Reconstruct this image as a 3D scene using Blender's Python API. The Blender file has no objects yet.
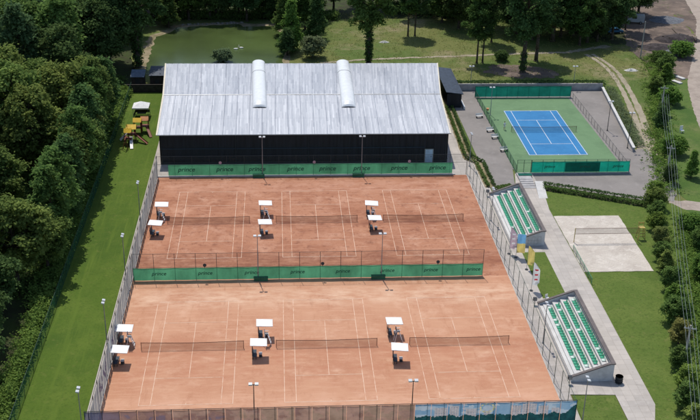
import bpy, math, random
import numpy as np
from mathutils import Vector, Matrix, noise as mnoise

SC = bpy.context.scene
COL = SC.collection
R = math.radians

# ------------------------------------------------------------------ camera, sky, sun, exposure
F_PX, PITCH, YAW, ROLL = 1049.5, 0.4426, 0.0744, 0.0207
CAM = Vector((-5.8675, -114.036, 73.536))
fw = Vector((math.sin(YAW)*math.cos(PITCH), math.cos(YAW)*math.cos(PITCH), -math.sin(PITCH)))
rt = Vector((math.cos(YAW), -math.sin(YAW), 0)); up = rt.cross(fw)
r2 = math.cos(ROLL)*rt + math.sin(ROLL)*up
u2 = -math.sin(ROLL)*rt + math.cos(ROLL)*up
cd = bpy.data.cameras.new('camera'); cam = bpy.data.objects.new('camera', cd); COL.objects.link(cam)
m = Matrix((r2, u2, -fw)).transposed().to_4x4(); m.translation = CAM
cam.matrix_world = m
cd.sensor_width = 36; cd.lens = F_PX/700*36; cd.clip_end = 3000; cd.clip_start = 1
SC.camera = cam

SUN_EL, SUN_AZ = R(63), R(-13)            # azimuth measured from +Y towards +X
w = bpy.data.worlds.new('World'); SC.world = w; w.use_nodes = True
nt = w.node_tree; bg = nt.nodes['Background']
sky = nt.nodes.new('ShaderNodeTexSky'); sky.sky_type = 'NISHITA'; sky.sun_disc = False
sky.sun_elevation = SUN_EL; sky.sun_rotation = SUN_AZ
nt.links.new(sky.outputs[0], bg.inputs[0]); bg.inputs[1].default_value = 0.15
sd = bpy.data.lights.new('sun', 'SUN'); sd.energy = 3.9; sd.angle = R(0.5); sd.color = (1, .95, .87)
sun = bpy.data.objects.new('sun', sd); COL.objects.link(sun)
to_sun = Vector((math.sin(SUN_AZ)*math.cos(SUN_EL), math.cos(SUN_AZ)*math.cos(SUN_EL), math.sin(SUN_EL)))
sun.rotation_euler = (-to_sun).to_track_quat('-Z', 'Y').to_euler(); sun.location = to_sun*300
SC.view_settings.view_transform = 'Standard'; SC.view_settings.look = 'None'
SC.view_settings.exposure = 0.0; SC.view_settings.gamma = 1; SC.view_settings.use_curve_mapping = False
SC.render.engine = 'CYCLES'; SC.cycles.use_denoising = True
SC.cycles.max_bounces = 8; SC.cycles.transparent_max_bounces = 24

# ------------------------------------------------------------------ materials
def mat(name, col, rough=.7, metal=0, var=.12, scale=1.5, bump=0, bscale=20, alpha=1, stretch=None, col2=None, spec=.3, lo=.35, hi=.65, fine=0, fscale=14, trans=0):
    """procedural: noise mix between two colours, optional fine grain, bump and see-through weave"""
    M = bpy.data.materials.new(name); M.use_nodes = True
    n, l = M.node_tree.nodes, M.node_tree.links
    b = n['Principled BSDF']; b.inputs['Roughness'].default_value = rough; b.inputs['Metallic'].default_value = metal
    b.inputs['Specular IOR Level'].default_value = spec
    tc = n.new('ShaderNodeTexCoord'); mp = n.new('ShaderNodeMapping'); l.new(tc.outputs['Object'], mp.inputs[0])
    if stretch: mp.inputs['Scale'].default_value = stretch
    ns = n.new('ShaderNodeTexNoise'); ns.inputs['Scale'].default_value = scale; ns.inputs['Detail'].default_value = 6; ns.inputs['Roughness'].default_value = .62
    l.new(mp.outputs[0], ns.inputs[0])
    rp = n.new('ShaderNodeValToRGB'); e = rp.color_ramp.elements
    c2 = col2 or tuple(c*(1-2*var) for c in col)
    c1 = col if col2 else tuple(min(1, c*(1+var)) for c in col)
    e[0].position = lo; e[0].color = (*c2, 1); e[1].position = hi; e[1].color = (*c1, 1)
    l.new(ns.outputs[0], rp.inputs[0]); out = rp.outputs[0]
    if fine:
        n2 = n.new('ShaderNodeTexNoise'); n2.inputs['Scale'].default_value = fscale; n2.inputs['Detail'].default_value = 4
        l.new(mp.outputs[0], n2.inputs[0])
        mr = n.new('ShaderNodeMapRange'); mr.inputs[1].default_value = .3; mr.inputs[2].default_value = .7
        mr.inputs[3].default_value = 1-fine; mr.inputs[4].default_value = 1+fine
        l.new(n2.outputs[0], mr.inputs[0])
        mx = n.new('ShaderNodeVectorMath'); mx.operation = 'SCALE'
        l.new(out, mx.inputs[0]); l.new(mr.outputs[0], mx.inputs['Scale']); out = mx.outputs[0]
    l.new(out, b.inputs['Base Color'])
    if bump:
        nb = n.new('ShaderNodeTexNoise'); nb.inputs['Scale'].default_value = bscale; nb.inputs['Detail'].default_value = 4
        l.new(mp.outputs[0], nb.inputs[0])
        bp = n.new('ShaderNodeBump'); bp.inputs['Strength'].default_value = bump; bp.inputs['Distance'].default_value = .1
        l.new(nb.outputs[0], bp.inputs['Height']); l.new(bp.outputs[0], b.inputs['Normal'])
    if alpha < 1: b.inputs['Alpha'].default_value = alpha
    if trans:                      # thin cloth: part of the light from behind comes through
        t = n.new('ShaderNodeBsdfTranslucent'); l.new(out, t.inputs[0]); mx = n.new('ShaderNodeMixShader'); mx.inputs[0].default_value = trans
        o = [x for x in n if x.type == 'OUTPUT_MATERIAL'][0]; l.new(b.outputs[0], mx.inputs[1]); l.new(t.outputs[0], mx.inputs[2]); sh = mx.outputs[0]
        if alpha < 1:
            tp = n.new('ShaderNodeBsdfTransparent'); m2 = n.new('ShaderNodeMixShader'); m2.inputs[0].default_value = alpha; b.inputs['Alpha'].default_value = 1
            l.new(tp.outputs[0], m2.inputs[1]); l.new(sh, m2.inputs[2]); sh = m2.outputs[0]
        l.new(sh, o.inputs[0])
    return M

def ground_mat(name, layers, rough=.95, bump=.4, bscale=6, bands=(), band_col=None, slabs=0):
    """layers: first colour, then (colour, noise scale, low, high) laid over it"""
    M = bpy.data.materials.new(name); M.use_nodes = True
    n, l = M.node_tree.nodes, M.node_tree.links
    b = n['Principled BSDF']; b.inputs['Roughness'].default_value = rough; b.inputs['Specular IOR Level'].default_value = .15
    tc = n.new('ShaderNodeTexCoord')
    rgb = n.new('ShaderNodeRGB'); rgb.outputs[0].default_value = (*layers[0], 1); out = rgb.outputs[0]
    for i, (c, s, lo, hi) in enumerate(layers[1:]):
        mp = n.new('ShaderNodeMapping'); mp.inputs['Location'].default_value = (13.7*i, 7.1*i, 3.3*i)
        if isinstance(s, tuple): mp.inputs['Scale'].default_value = s; s = 1
        l.new(tc.outputs['Object'], mp.inputs[0])
        ns = n.new('ShaderNodeTexNoise'); ns.inputs['Scale'].default_value = s; ns.inputs['Detail'].default_value = 7; ns.inputs['Roughness'].default_value = .65
        l.new(mp.outputs[0], ns.inputs[0])
        mr = n.new('ShaderNodeMapRange'); mr.inputs[1].default_value = lo; mr.inputs[2].default_value = hi; l.new(ns.outputs[0], mr.inputs[0])
        mx = n.new('ShaderNodeMix'); mx.data_type = 'RGBA'; l.new(mr.outputs[0], mx.inputs[0]); l.new(out, mx.inputs[6]); mx.inputs[7].default_value = (*c, 1)
        out = mx.outputs[2]
    for k, (yc, hw) in enumerate(bands):             # pale wear and darker strips of clay along nets and baselines, broken up by noise
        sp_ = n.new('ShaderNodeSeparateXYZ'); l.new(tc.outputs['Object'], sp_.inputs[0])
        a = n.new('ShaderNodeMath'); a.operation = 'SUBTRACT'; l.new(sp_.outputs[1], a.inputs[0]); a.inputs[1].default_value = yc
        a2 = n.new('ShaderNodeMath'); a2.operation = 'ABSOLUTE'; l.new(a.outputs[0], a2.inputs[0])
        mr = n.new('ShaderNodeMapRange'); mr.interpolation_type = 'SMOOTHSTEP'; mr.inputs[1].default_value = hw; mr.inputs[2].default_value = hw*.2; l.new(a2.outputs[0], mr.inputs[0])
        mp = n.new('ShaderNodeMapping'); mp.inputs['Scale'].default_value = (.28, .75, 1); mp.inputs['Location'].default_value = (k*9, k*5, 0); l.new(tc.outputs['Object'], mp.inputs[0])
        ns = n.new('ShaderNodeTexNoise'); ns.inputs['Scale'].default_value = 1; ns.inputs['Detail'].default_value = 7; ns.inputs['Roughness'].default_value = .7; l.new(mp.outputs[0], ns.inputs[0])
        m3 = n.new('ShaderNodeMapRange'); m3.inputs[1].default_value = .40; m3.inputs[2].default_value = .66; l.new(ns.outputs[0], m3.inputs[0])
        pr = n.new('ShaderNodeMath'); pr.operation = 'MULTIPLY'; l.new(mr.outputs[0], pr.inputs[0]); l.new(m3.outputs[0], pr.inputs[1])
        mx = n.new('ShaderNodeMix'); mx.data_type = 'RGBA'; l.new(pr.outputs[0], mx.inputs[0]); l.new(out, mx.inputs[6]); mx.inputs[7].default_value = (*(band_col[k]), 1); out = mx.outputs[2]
    if slabs:
        br = n.new('ShaderNodeTexBrick'); br.inputs['Scale'].default_value = 1/slabs; br.inputs['Color1'].default_value = (.92, .92, .92, 1); br.inputs['Color2'].default_value = (1.08, 1.07, 1.06, 1); br.inputs['Mortar'].default_value = (.76, .74, .71, 1)
        br.inputs['Mortar Size'].default_value = .018; br.inputs['Bias'].default_value = 0; br.inputs['Brick Width'].default_value = 1; br.inputs['Row Height'].default_value = 1; br.offset = 0; l.new(tc.outputs['Object'], br.inputs[0])
        mx = n.new('ShaderNodeVectorMath'); mx.operation = 'MULTIPLY'; l.new(out, mx.inputs[0]); l.new(br.outputs[0], mx.inputs[1]); out = mx.outputs[0]
    l.new(out, b.inputs['Base Color'])
    if bump:
        nb = n.new('ShaderNodeTexNoise'); nb.inputs['Scale'].default_value = bscale; nb.inputs['Detail'].default_value = 5; l.new(tc.outputs['Object'], nb.inputs[0])
        bp = n.new('ShaderNodeBump'); bp.inputs['Strength'].default_value = bump; bp.inputs['Distance'].default_value = .15
        l.new(nb.outputs[0], bp.inputs['Height']); l.new(bp.outputs[0], b.inputs['Normal'])
    return M

def leaf_mat():
    M = bpy.data.materials.new('leaves'); M.use_nodes = True
    n, l = M.node_tree.nodes, M.node_tree.links
    for x in list(n):
        if x.type == 'BSDF_PRINCIPLED': n.remove(x)
    out = [x for x in n if x.type == 'OUTPUT_MATERIAL'][0]
    oi = n.new('ShaderNodeObjectInfo'); at = n.new('ShaderNodeAttribute'); at.attribute_name = 'tint'
    mr = n.new('ShaderNodeMapRange'); mr.inputs[3].default_value = .5; mr.inputs[4].default_value = 1.65; l.new(at.outputs['Fac'], mr.inputs[0])
    sc = n.new('ShaderNodeVectorMath'); sc.operation = 'SCALE'; l.new(oi.outputs['Color'], sc.inputs[0]); l.new(mr.outputs[0], sc.inputs['Scale'])
    hs = n.new('ShaderNodeHueSaturation'); l.new(sc.outputs[0], hs.inputs['Color'])
    m2 = n.new('ShaderNodeMapRange'); m2.inputs[3].default_value = .515; m2.inputs[4].default_value = .485; l.new(at.outputs['Fac'], m2.inputs[0]); l.new(m2.outputs[0], hs.inputs['Hue'])
    d = n.new('ShaderNodeBsdfDiffuse'); t = n.new('ShaderNodeBsdfTranslucent'); mx = n.new('ShaderNodeMixShader'); mx.inputs[0].default_value = .45
    l.new(hs.outputs[0], d.inputs[0]); l.new(hs.outputs[0], t.inputs[0]); l.new(d.outputs[0], mx.inputs[1]); l.new(t.outputs[0], mx.inputs[2])
    l.new(mx.outputs[0], out.inputs[0])
    return M

MT = {}
def mk(k, *a, **kw): MT[k] = mat(k, *a, **kw); return MT[k]
LEAF = leaf_mat()
mk('bark', (.09, .07, .05), .9, var=.3, scale=3, bump=.6)
mk('white_paint', (.74, .74, .72), .5, var=.04)
mk('canopy_white', (.74, .74, .73), .6, var=.09, scale=1.6)
mk('dark_metal', (.03, .035, .04), .5, var=.1)
mk('green_metal', (.035, .085, .06), .5, var=.15)
mk('grey_metal', (.30, .31, .32), .45, metal=.4, var=.1)
mk('lamp_glass', (.46, .48, .50), .4, var=.05)
mk('black_cladding', (.012, .014, .02), .55, var=.2, scale=.6, stretch=(4, 1, .3))
mk('green_screen', (.10, .37, .20), .75, trans=.55, var=.16, scale=.35, stretch=(1, 1, .6))
mk('teal_screen', (.012, .36, .25), .75, trans=.5, var=.12, scale=.5)
mk('teal_dark_screen', (.012, .19, .14), .75, trans=.5, var=.12, scale=.5)
mk('screen_print', (.022, .10, .065), .8, var=.05)
mk('chain_link', (.10, .13, .11), .6, var=.1, alpha=.10)
mk('chain_link_green', (.035, .17, .10), .6, var=.2, alpha=.5, scale=.5, trans=.4)
mk('net_cord', (.09, .045, .03), .9, var=.1, alpha=.28, scale=1.5)
mk('net_tape', (.13, .06, .04), .8, var=.05)
mk('line_paint', (.66, .48, .36), .8, var=.14, scale=.9, alpha=1, col2=(.50, .26, .15), lo=.33, hi=.52)
mk('line_white', (.62, .66, .70), .7, var=.06)
mk('concrete', (.40, .37, .34), .9, var=.1, scale=1.2, fine=.08, bump=.15)
mk('concrete_white', (.52, .51, .49), .85, var=.08, scale=.8, fine=.06)
mk('concrete_grey', (.36, .35, .345), .9, var=.12, scale=.9, fine=.08)
mk('brown_coping', (.125, .105, .10), .7, var=.1)
mk('stand_wall', (.60, .59, .58), .9, var=.1, scale=.9, fine=.06)
mk('stand_in_green', (.03, .13, .075), .7, var=.15)
mk('seat_green', (.045, .30, .175), .45, var=.12)
mk('seat_pale', (.50, .62, .55), .45, var=.08)
mk('dark_blue', (.02, .035, .055), .5, var=.1)
mk('dark_wood', (.05, .04, .035), .7, var=.2)
mk('yellow_paint', (.46, .35, .09), .5, var=.1)
mk('yellow_roof', (.70, .45, .03), .5, var=.08)
mk('orange_roof', (.62, .28, .12), .5, var=.08)
mk('red_brown', (.20, .06, .035), .6, var=.15)
mk('skylight', (.66, .68, .69), .35, var=.04)
mk('cream_trim', (.62, .56, .44), .6, var=.06)
mk('blue_door', (.45, .55, .66), .5, var=.08)
mk('banner_grey', trans=.55, col=(.60, .60, .61), rough=.8, var=.14, scale=.7, stretch=(1, 1, .4))
mk('banner_white', trans=.55, col=(.72, .72, .72), rough=.8, var=.1, scale=.7)
mk('banner_purple', trans=.55, col=(.20, .12, .30), rough=.8, var=.15)
mk('banner_dark', (.05, .055, .06), .8, var=.1)
mk('flag_blue', trans=.55, col=(.18, .42, .68), rough=.7, var=.06)
mk('flag_yellow', trans=.55, col=(.75, .60, .20), rough=.7, var=.06)
mk('flag_pink', trans=.55, col=(.55, .42, .48), rough=.7, var=.12)
mk('flag_red', trans=.55, col=(.50, .05, .07), rough=.7, var=.08)
mk('mural_sky', trans=.55, col=(.27, .43, .57), rough=.7, scale=.35, col2=(.14, .30, .48))
mk('mural_cloud', trans=.55, col=(.42, .53, .62), rough=.7, var=.06, scale=1)
mk('mural_block', trans=.55, col=(.50, .49, .50), rough=.7, var=.1, scale=3)
mk('mural_window', trans=.55, col=(.34, .38, .45), rough=.7, var=.1)
mk('mural_tree', trans=.55, col=(.02, .10, .11), rough=.8, scale=1.6, col2=(.012, .05, .06))
mk('mural_yellow', trans=.55, col=(.60, .62, .36), rough=.7, var=.15)
mk('skin', (.52, .32, .23), .6, var=.05)
mk('hair', (.04, .025, .015), .8, var=.1)
mk('shirt_white', (.78, .78, .78), .8, var=.04)
mk('rock', (.20, .185, .16), .95, var=.25, scale=2)
mk('van_white', (.34, .37, .39), .4, var=.06)
mk('van_glass', (.02, .025, .03), .15, var=.05)
mk('tyre', (.02, .02, .02), .9, var=.1)
mk('blue_car', (.03, .11, .20), .3, var=.05)
mk('shed_roof', (.035, .05, .075), .5, var=.2)
mk('shed_pale', (.09, .13, .18), .5, var=.15)
mk('soil_heap', (.055, .045, .045), .95, var=.3, scale=1.2, bump=.8, bscale=4)
mk('gravel_heap', (.14, .15, .17), .95, var=.2, scale=2, bump=.6, bscale=8)
mk('cable', (.21, .25, .24), .5, var=.05)
mk('insulator', (.6, .62, .62), .3, var=.05)
mk('bird_white', (.75, .74, .70), .8, var=.04)
mk('beak', (.6, .3, .05), .6)

# ------------------------------------------------------------------ helpers
class MB:
    def __init__(s): s.v = []; s.f = []; s.m = []
    def add(s, vs, fs, mi=0):
        k = len(s.v); s.v += [tuple(v) for v in vs]; s.f += [tuple(i+k for i in f) for f in fs]; s.m += [mi]*len(fs); return s
    def box(s, x0, y0, z0, x1, y1, z1, mi=0):
        vs = [(x, y, z) for z in (z0, z1) for y in (y0, y1) for x in (x0, x1)]
        return s.add(vs, [(0, 2, 3, 1), (4, 5, 7, 6), (0, 1, 5, 4), (2, 6, 7, 3), (0, 4, 6, 2), (1, 3, 7, 5)], mi)
    def tube(s, p, q, r, r1=None, n=8, mi=0):
        p, q = Vector(p), Vector(q); r1 = r if r1 is None else r1
        d = (q-p).normalized(); a = d.orthogonal().normalized(); b = d.cross(a)
        vs = []
        for c, rr in ((p, r), (q, r1)):
            for i in range(n):
                t = 2*math.pi*i/n; vs.append(c + rr*(math.cos(t)*a + math.sin(t)*b))
        fs = [(i, (i+1) % n, n+(i+1) % n, n+i) for i in range(n)] + [tuple(range(n-1, -1, -1)), tuple(range(n, 2*n))]
        return s.add(vs, fs, mi)
    def path(s, pts, r, n=5, mi=0):
        for a, b in zip(pts, pts[1:]): s.tube(a, b, r, n=n, mi=mi)
        return s
    def quad(s, a, b, c, d, mi=0): return s.add([a, b, c, d], [(0, 1, 2, 3)], mi)
    def poly(s, pts, z, mi=0): return s.add([(x, y, z) for x, y in pts], [tuple(range(len(pts)))], mi)
    def prism(s, pts, z0, z1, mi=0):
        n = len(pts); vs = [(x, y, z0) for x, y in pts] + [(x, y, z1) for x, y in pts]
        return s.add(vs, [tuple(range(n-1, -1, -1)), tuple(range(n, 2*n))] + [(i, (i+1) % n, n+(i+1) % n, n+i) for i in range(n)], mi)
    def build(s, name, mats, parent=None, loc=None, bevel=0, smooth=False):
        me = bpy.data.meshes.new(name); me.from_pydata(s.v, [], s.f)
        for mm in (mats if isinstance(mats, (list, tuple)) else [mats]): me.materials.append(MT[mm] if isinstance(mm, str) else mm)
        me.polygons.foreach_set('material_index', s.m)
        if smooth: me.polygons.foreach_set('use_smooth', [True]*len(me.polygons))
        o = bpy.data.objects.new(name, me); COL.objects.link(o)
        if parent: o.parent = parent
        if loc: o.location = loc
        if bevel:
            b = o.modifiers.new('bevel', 'BEVEL'); b.width = bevel; b.segments = 2
        return o
def tag(o, label, cat, group=None, kind=None):
    o['label'] = label; o['category'] = cat
    if group: o['group'] = group
    if kind: o['kind'] = kind
    return o
def thing(name, label, cat, loc=(0, 0, 0), rz=0, group=None):
    o = bpy.data.objects.new(name, None); COL.objects.link(o); o.location = loc; o.rotation_euler = (0, 0, rz); o.empty_display_size = .3
    return tag(o, label, cat, group)
def dup(root, loc=None, rz=None, label=None, scale=None, group=None):
    r = root.copy(); COL.objects.link(r)
    if loc is not None: r.location = loc
    if rz is not None: r.rotation_euler = (0, 0, rz)
    if scale is not None: r.scale = (scale,)*3 if not isinstance(scale, (tuple, list)) else scale
    if label: r['label'] = label
    if group: r['group'] = group
    for ch in list(root.children):
        c = ch.copy(); COL.objects.link(c); c.parent = r
        for g in ch.children:
            d = g.copy(); COL.objects.link(d); d.parent = c
    return r
def struct(name, mb, m, smooth=False):
    o = mb.build(name, m, smooth=smooth); o['kind'] = 'structure'; return o
def rough_edge(pts, step=.8, amp=.25, seed=1, closed=True):
    rnd = random.Random(seed); out = []
    n = len(pts)
    for i in range(n if closed else n-1):
        a, b = Vector(pts[i]), Vector(pts[(i+1) % n]); L = (b-a).length; k = max(1, int(L/step))
        nrm = Vector((-(b-a).y, (b-a).x)).normalized()
        for j in range(k): out.append(tuple(a.lerp(b, j/k) + nrm*rnd.uniform(-amp, amp)))
    return out
def ribbon(pts, width, amp=.2, seed=1, z=0, step=.9):
    """strip along a centre line, width may vary per point"""
    rnd = random.Random(seed); L, Rr = [], []
    ws = width if isinstance(width, (list, tuple)) else [width]*len(pts)
    P = []
    for i in range(len(pts)-1):
        a, b = Vector(pts[i]), Vector(pts[i+1]); k = max(1, int((b-a).length/step))
        for j in range(k): P.append((a.lerp(b, j/k), ws[i]+(ws[i+1]-ws[i])*j/k))
    P.append((Vector(pts[-1]), ws[-1]))
    mb = MB(); vs = []; fs = []
    for i, (p, wd) in enumerate(P):
        d = (P[min(i+1, len(P)-1)][0]-P[max(i-1, 0)][0]).normalized(); nrm = Vector((-d.y, d.x))
        a = p+nrm*(wd/2+rnd.uniform(-amp, amp)); b = p-nrm*(wd/2+rnd.uniform(-amp, amp))
        vs += [(b.x, b.y, z), (a.x, a.y, z)]
        if i: fs.append((2*i-2, 2*i, 2*i+1, 2*i-1))
    return mb.add(vs, fs)
def text_mesh(s, size, shear=.25, bold=.012):
    c = bpy.data.curves.new('lettering', 'FONT'); c.body = s; c.size = size; c.shear = shear; c.offset = bold*size
    c.align_x = 'CENTER'; c.align_y = 'CENTER'; c.extrude = .004; c.resolution_u = 4
    o = bpy.data.objects.new('lettering_tmp', c); COL.objects.link(o)
    bpy.context.view_layer.update()
    me = bpy.data.meshes.new_from_object(o.evaluated_get(bpy.context.evaluated_depsgraph_get()))
    bpy.data.objects.remove(o); bpy.data.curves.remove(c)
    me.transform(Matrix.Rotation(math.pi/2, 4, 'X')); me.name = 'lettering'
    return me
def ordinal(i): return ['first', 'second', 'third', 'fourth', 'fifth', 'sixth', 'seventh', 'eighth', 'ninth', 'tenth', 'eleventh', 'twelfth', 'thirteenth', 'fourteenth', 'fifteenth', 'sixteenth'][i]

# ------------------------------------------------------------------ foliage
def leaf_object_mesh(name, P, N, S, T, rng):
    """P centres, N normals, S sizes, T tints -> mesh of leaf-clump quads"""
    n = len(P)
    N = N/np.maximum(np.linalg.norm(N, axis=1, keepdims=True), 1e-6)
    q = rng.normal(size=(n, 3)); A = np.cross(N, q); A /= np.maximum(np.linalg.norm(A, axis=1, keepdims=True), 1e-6); B = np.cross(N, A)
    A = A*S[:, None]; B = B*(S*rng.uniform(.45, .8, n))[:, None]
    bend = N*(S*rng.uniform(-.25, .1, n))[:, None]
    V = np.stack([P-A, P-B*.9+bend*.3, P+A, P+B], 1).reshape(-1, 3)
    me = bpy.data.meshes.new(name)
    me.vertices.add(4*n); me.vertices.foreach_set('co', V.astype(np.float32).ravel())
    me.loops.add(4*n); me.loops.foreach_set('vertex_index', np.arange(4*n, dtype=np.int32))
    me.polygons.add(n); me.polygons.foreach_set('loop_start', np.arange(0, 4*n, 4, dtype=np.int32)); me.polygons.foreach_set('loop_total', np.full(n, 4, np.int32))
    a = me.attributes.new('tint', 'FLOAT', 'FACE'); a.data.foreach_set('value', np.clip(T, 0, 1).astype(np.float32))
    me.update(calc_edges=True); me.materials.append(LEAF)
    return me
def sph(rng, n):
    v = rng.normal(size=(n, 3)); return v/np.linalg.norm(v, axis=1, keepdims=True)
def crown_mesh(seed, lobes, leaf, per, clump=.55, up=1.0):
    """lobes: (centre, radius); every lobe carries clumps of leaves over its surface, uneven and with gaps"""
    rng = np.random.default_rng(seed); P, N, T, S = [], [], [], []
    for c, r in lobes:
        c = np.array(c); nc = max(6, int(per*r*r)); d = sph(rng, nc); d[:, 2] = np.where(d[:, 2] < -.5, -d[:, 2], d[:, 2])
        lt = rng.normal(.5, .10)
        for dd in d:
            rr = r*rng.uniform(.72, 1.08); cc = c+dd*rr*np.array([1, 1, .85])
            k = int(rng.integers(12, 22)); off = rng.normal(size=(k, 3))*clump*rng.uniform(.5, 1.0)*np.array([1, 1, .6])
            P.append(cc+off); N.append(dd*.7+rng.normal(size=(k, 3))*.75+np.array([0, 0, up])); T.append(np.full(k, lt+rng.normal(0, .13))+rng.normal(0, .12, k)); S.append(leaf*rng.uniform(.6, 1.25, k))
    return leaf_object_mesh('crown', np.concatenate(P), np.concatenate(N), np.concatenate(S), np.concatenate(T), rng)
def limb_mesh(seed, H, r, ends, lean=.3):
    rnd = random.Random(seed); mb = MB()
    p = Vector((0, 0, 0)); n = 6; pts = [p.copy()]
    for i in range(1, n+1): pts.append(Vector((rnd.uniform(-lean, lean)*i/n, rnd.uniform(-lean, lean)*i/n, H*i/n)))
    mb.tube((0, 0, -.15), (0, 0, .25), r*1.45, r*1.08, n=9)
    for i in range(n): mb.tube(pts[i], pts[i+1], r*(1-.78*i/n), r*(1-.78*(i+1)/n), n=9)
    for e in ends:
        e = Vector(e); t = max(.25, min(.95, (e.z-.35*Vector((e.x, e.y)).length)/H)); s = t*n; i = min(n-1, int(s))
        a = pts[i].lerp(pts[i+1], s-i); mid = a.lerp(e, .5)+Vector((0, 0, .15*(e-a).length))
        rr = r*.42*(1-.5*t); mb.tube(a, mid, rr, rr*.65, n=6); mb.tube(mid, e, rr*.65, rr*.2, n=5)
    me = bpy.data.meshes.new('trunk'); me.from_pydata(mb.v, [], mb.f); me.materials.append(MT['bark']); me.polygons.foreach_set('use_smooth', [True]*len(me.polygons))
    return me
def envelope(seed, n, R0, z0, z1, rl, shape='round'):
    rnd = random.Random(seed); out = []
    for i in range(n):
        t = (i+.5)/n; a = i*2.39996+rnd.uniform(-.5, .5)
        if shape == 'round': w = math.sin(math.pi*(.12+.80*t))**.8
        elif shape == 'cone': w = (1-t)**.85
        elif shape == 'column': w = min(1, 2.2*t+.3)*min(1, (1-t)*2.4+.15)
        elif shape == 'wild': w = (.30+.70*math.sin(math.pi*min(1, .15+.8*t)))*rnd.uniform(.55, 1.15)
        else: w = .35+.65*math.sin(math.pi*t)
        rad = R0*w*(rnd.uniform(.35, 1.0)**.6)
        r = rl*rnd.uniform(.7, 1.25)*(.6+.4*w)
        out.append(((rad*math.cos(a), rad*math.sin(a), z0+(z1-z0)*t), r))
    return out
PROTO = {}
def proto(key, seed, n, R0, z0, z1, rl, shape, leaf, per, trunk_r, clump=.55, trunkH=None):
    lb = envelope(seed, n, R0, z0, z1, rl, shape)
    PROTO[key] = (limb_mesh(seed, trunkH or z1*.92, trunk_r, [c for c, r in lb[::2]]), crown_mesh(seed, lb, leaf, per, clump))
proto('broad', 1, 62, 4.7, 3.6, 14, 1.15, 'round', .27, 15, .38, .5)
proto('broad2', 2, 54, 4.1, 3.2, 12.5, 1.1, 'wild', .26, 16, .34, .5)
proto('broad3', 3, 74, 5.4, 3.6, 15, 1.2, 'round', .28, 15, .42, .55)
proto('tall', 4, 30, 2.6, 3.5, 17, 1.35, 'column', .32, 14, .36)
proto('park', 5, 48, 5.2, 7.8, 21, 1.12, 'wild', .30, 17, .52, .5)
proto('park2', 6, 36, 3.1, 6.2, 18, .95, 'wild', .27, 18, .24, .45)
proto('light', 7, 40, 4.9, 2.8, 12.5, 1.35, 'round', .27, 18, .34, .42)
proto('shrub', 8, 34, 1.75, .6, 3.9, .55, 'wild', .15, 62, .12, .24)
proto('shrub2', 9, 22, 1.45, .6, 4.5, .72, 'cone', .17, 48, .12, .24)
proto('bush', 10, 14, 1.3, .5, 2.0, .75, 'round', .17, 44, .1, .25)
proto('willow', 11, 18, 1.7, .8, 3.6, .85, 'round', .15, 46, .1, .26)
proto('fir', 12, 34, 2.2, 1.0, 10.5, .95, 'cone', .22, 26, .22, .35)
GREEN = {'dark': (.086, .142, .048), 'mid': (.116, .182, .050), 'light': (.165, .225, .060), 'yellow': (.215, .238, .075), 'blue': (.080, .138, .058), 'silver': (.17, .215, .11), 'bright': (.142, .228, .050), 'hedge': (.155, .240, .056)}
def tree(key, loc, tone, label, cat='tree', name='broadleaf_tree', s=1.0, group=None, rz=None, rnd=random.Random(77)):
    t = thing(name, label, cat, (loc[0], loc[1], 0), rnd.uniform(0, 6.28) if rz is None else rz, group)
    t.scale = (s, s, s*rnd.uniform(.93, 1.07))
    for nm, me in zip(('trunk', 'crown'), PROTO[key]):
        o = bpy.data.objects.new(nm, me); COL.objects.link(o); o.parent = t
        c = GREEN[tone]; k = rnd.uniform(.85, 1.15); o.color = (c[0]*k*rnd.uniform(.9, 1.12), c[1]*k, c[2]*k, 1)
    return t
def leaf_mass(name, pts_fn, n, leaf, tone, parent=None, seed=1, clump=.3, per=14):
    """a hedge or undergrowth: clumps of leaves at random places given by pts_fn(rng) -> (pos, outward)"""
    rng = np.random.default_rng(seed); P, N, T, S = [], [], [], []
    for i in range(n):
        p, d = pts_fn(rng); t = .5+.28*mnoise.noise(Vector(p)*.35)+rng.normal(0, .12)
        P.append(np.array(p)+rng.normal(size=(per, 3))*clump*np.array([1, 1, .6])); N.append(np.array(d)*.6+rng.normal(size=(per, 3))*.7+np.array([0, 0, .4])); T.append(t+rng.normal(0, .12, per)); S.append(leaf*rng.uniform(.6, 1.3, per))
    o = bpy.data.objects.new(name, leaf_object_mesh(name, np.concatenate(P), np.concatenate(N), np.concatenate(S), np.concatenate(T), rng)); COL.objects.link(o)
    o.color = (*GREEN[tone], 1)
    if parent: o.parent = parent
    return o

# ------------------------------------------------------------------ ground
meadow = ground_mat('meadow_grass', [(.135, .145, .046), ((.080, .122, .028), .045, .44, .58), ((.225, .19, .105), .08, .54, .66), ((.065, .095, .024), .5, .54, .72), ((.235, .205, .12), .9, .60, .74), ((.085, .118, .03), 2.2, .52, .68)])
lawn_m = ground_mat('lawn_grass', [(.092, .138, .026), ((.118, .158, .034), .22, .45, .62), ((.068, .110, .020), .09, .50, .64), ((.165, .165, .055), 1.1, .57, .76), ((.052, .086, .015), 4, .48, .68), ((.10, .14, .03), (.12, 1.6, 1), .52, .66)], bump=.6, bscale=9)
lawn_l = ground_mat('left_lawn_grass', [(.074, .124, .016), ((.098, .145, .022), .15, .45, .62), ((.054, .100, .014), .07, .50, .64), ((.140, .155, .038), .9, .57, .76), ((.056, .096, .013), 4, .48, .68), ((.092, .142, .02), (1.3, .06, 1), .52, .66)], bump=.6, bscale=9)
wild_m = ground_mat('rough_grass', [(.085, .135, .03), ((.13, .15, .05), .2, .5, .66), ((.055, .105, .022), .12, .5, .62), ((.06, .10, .025), 1.3, .5, .7)], bump=.7)
forest_m = ground_mat('forest_soil', [(.035, .040, .018), ((.045, .065, .018), .25, .45, .6), ((.06, .05, .03), .9, .55, .7)])
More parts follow.
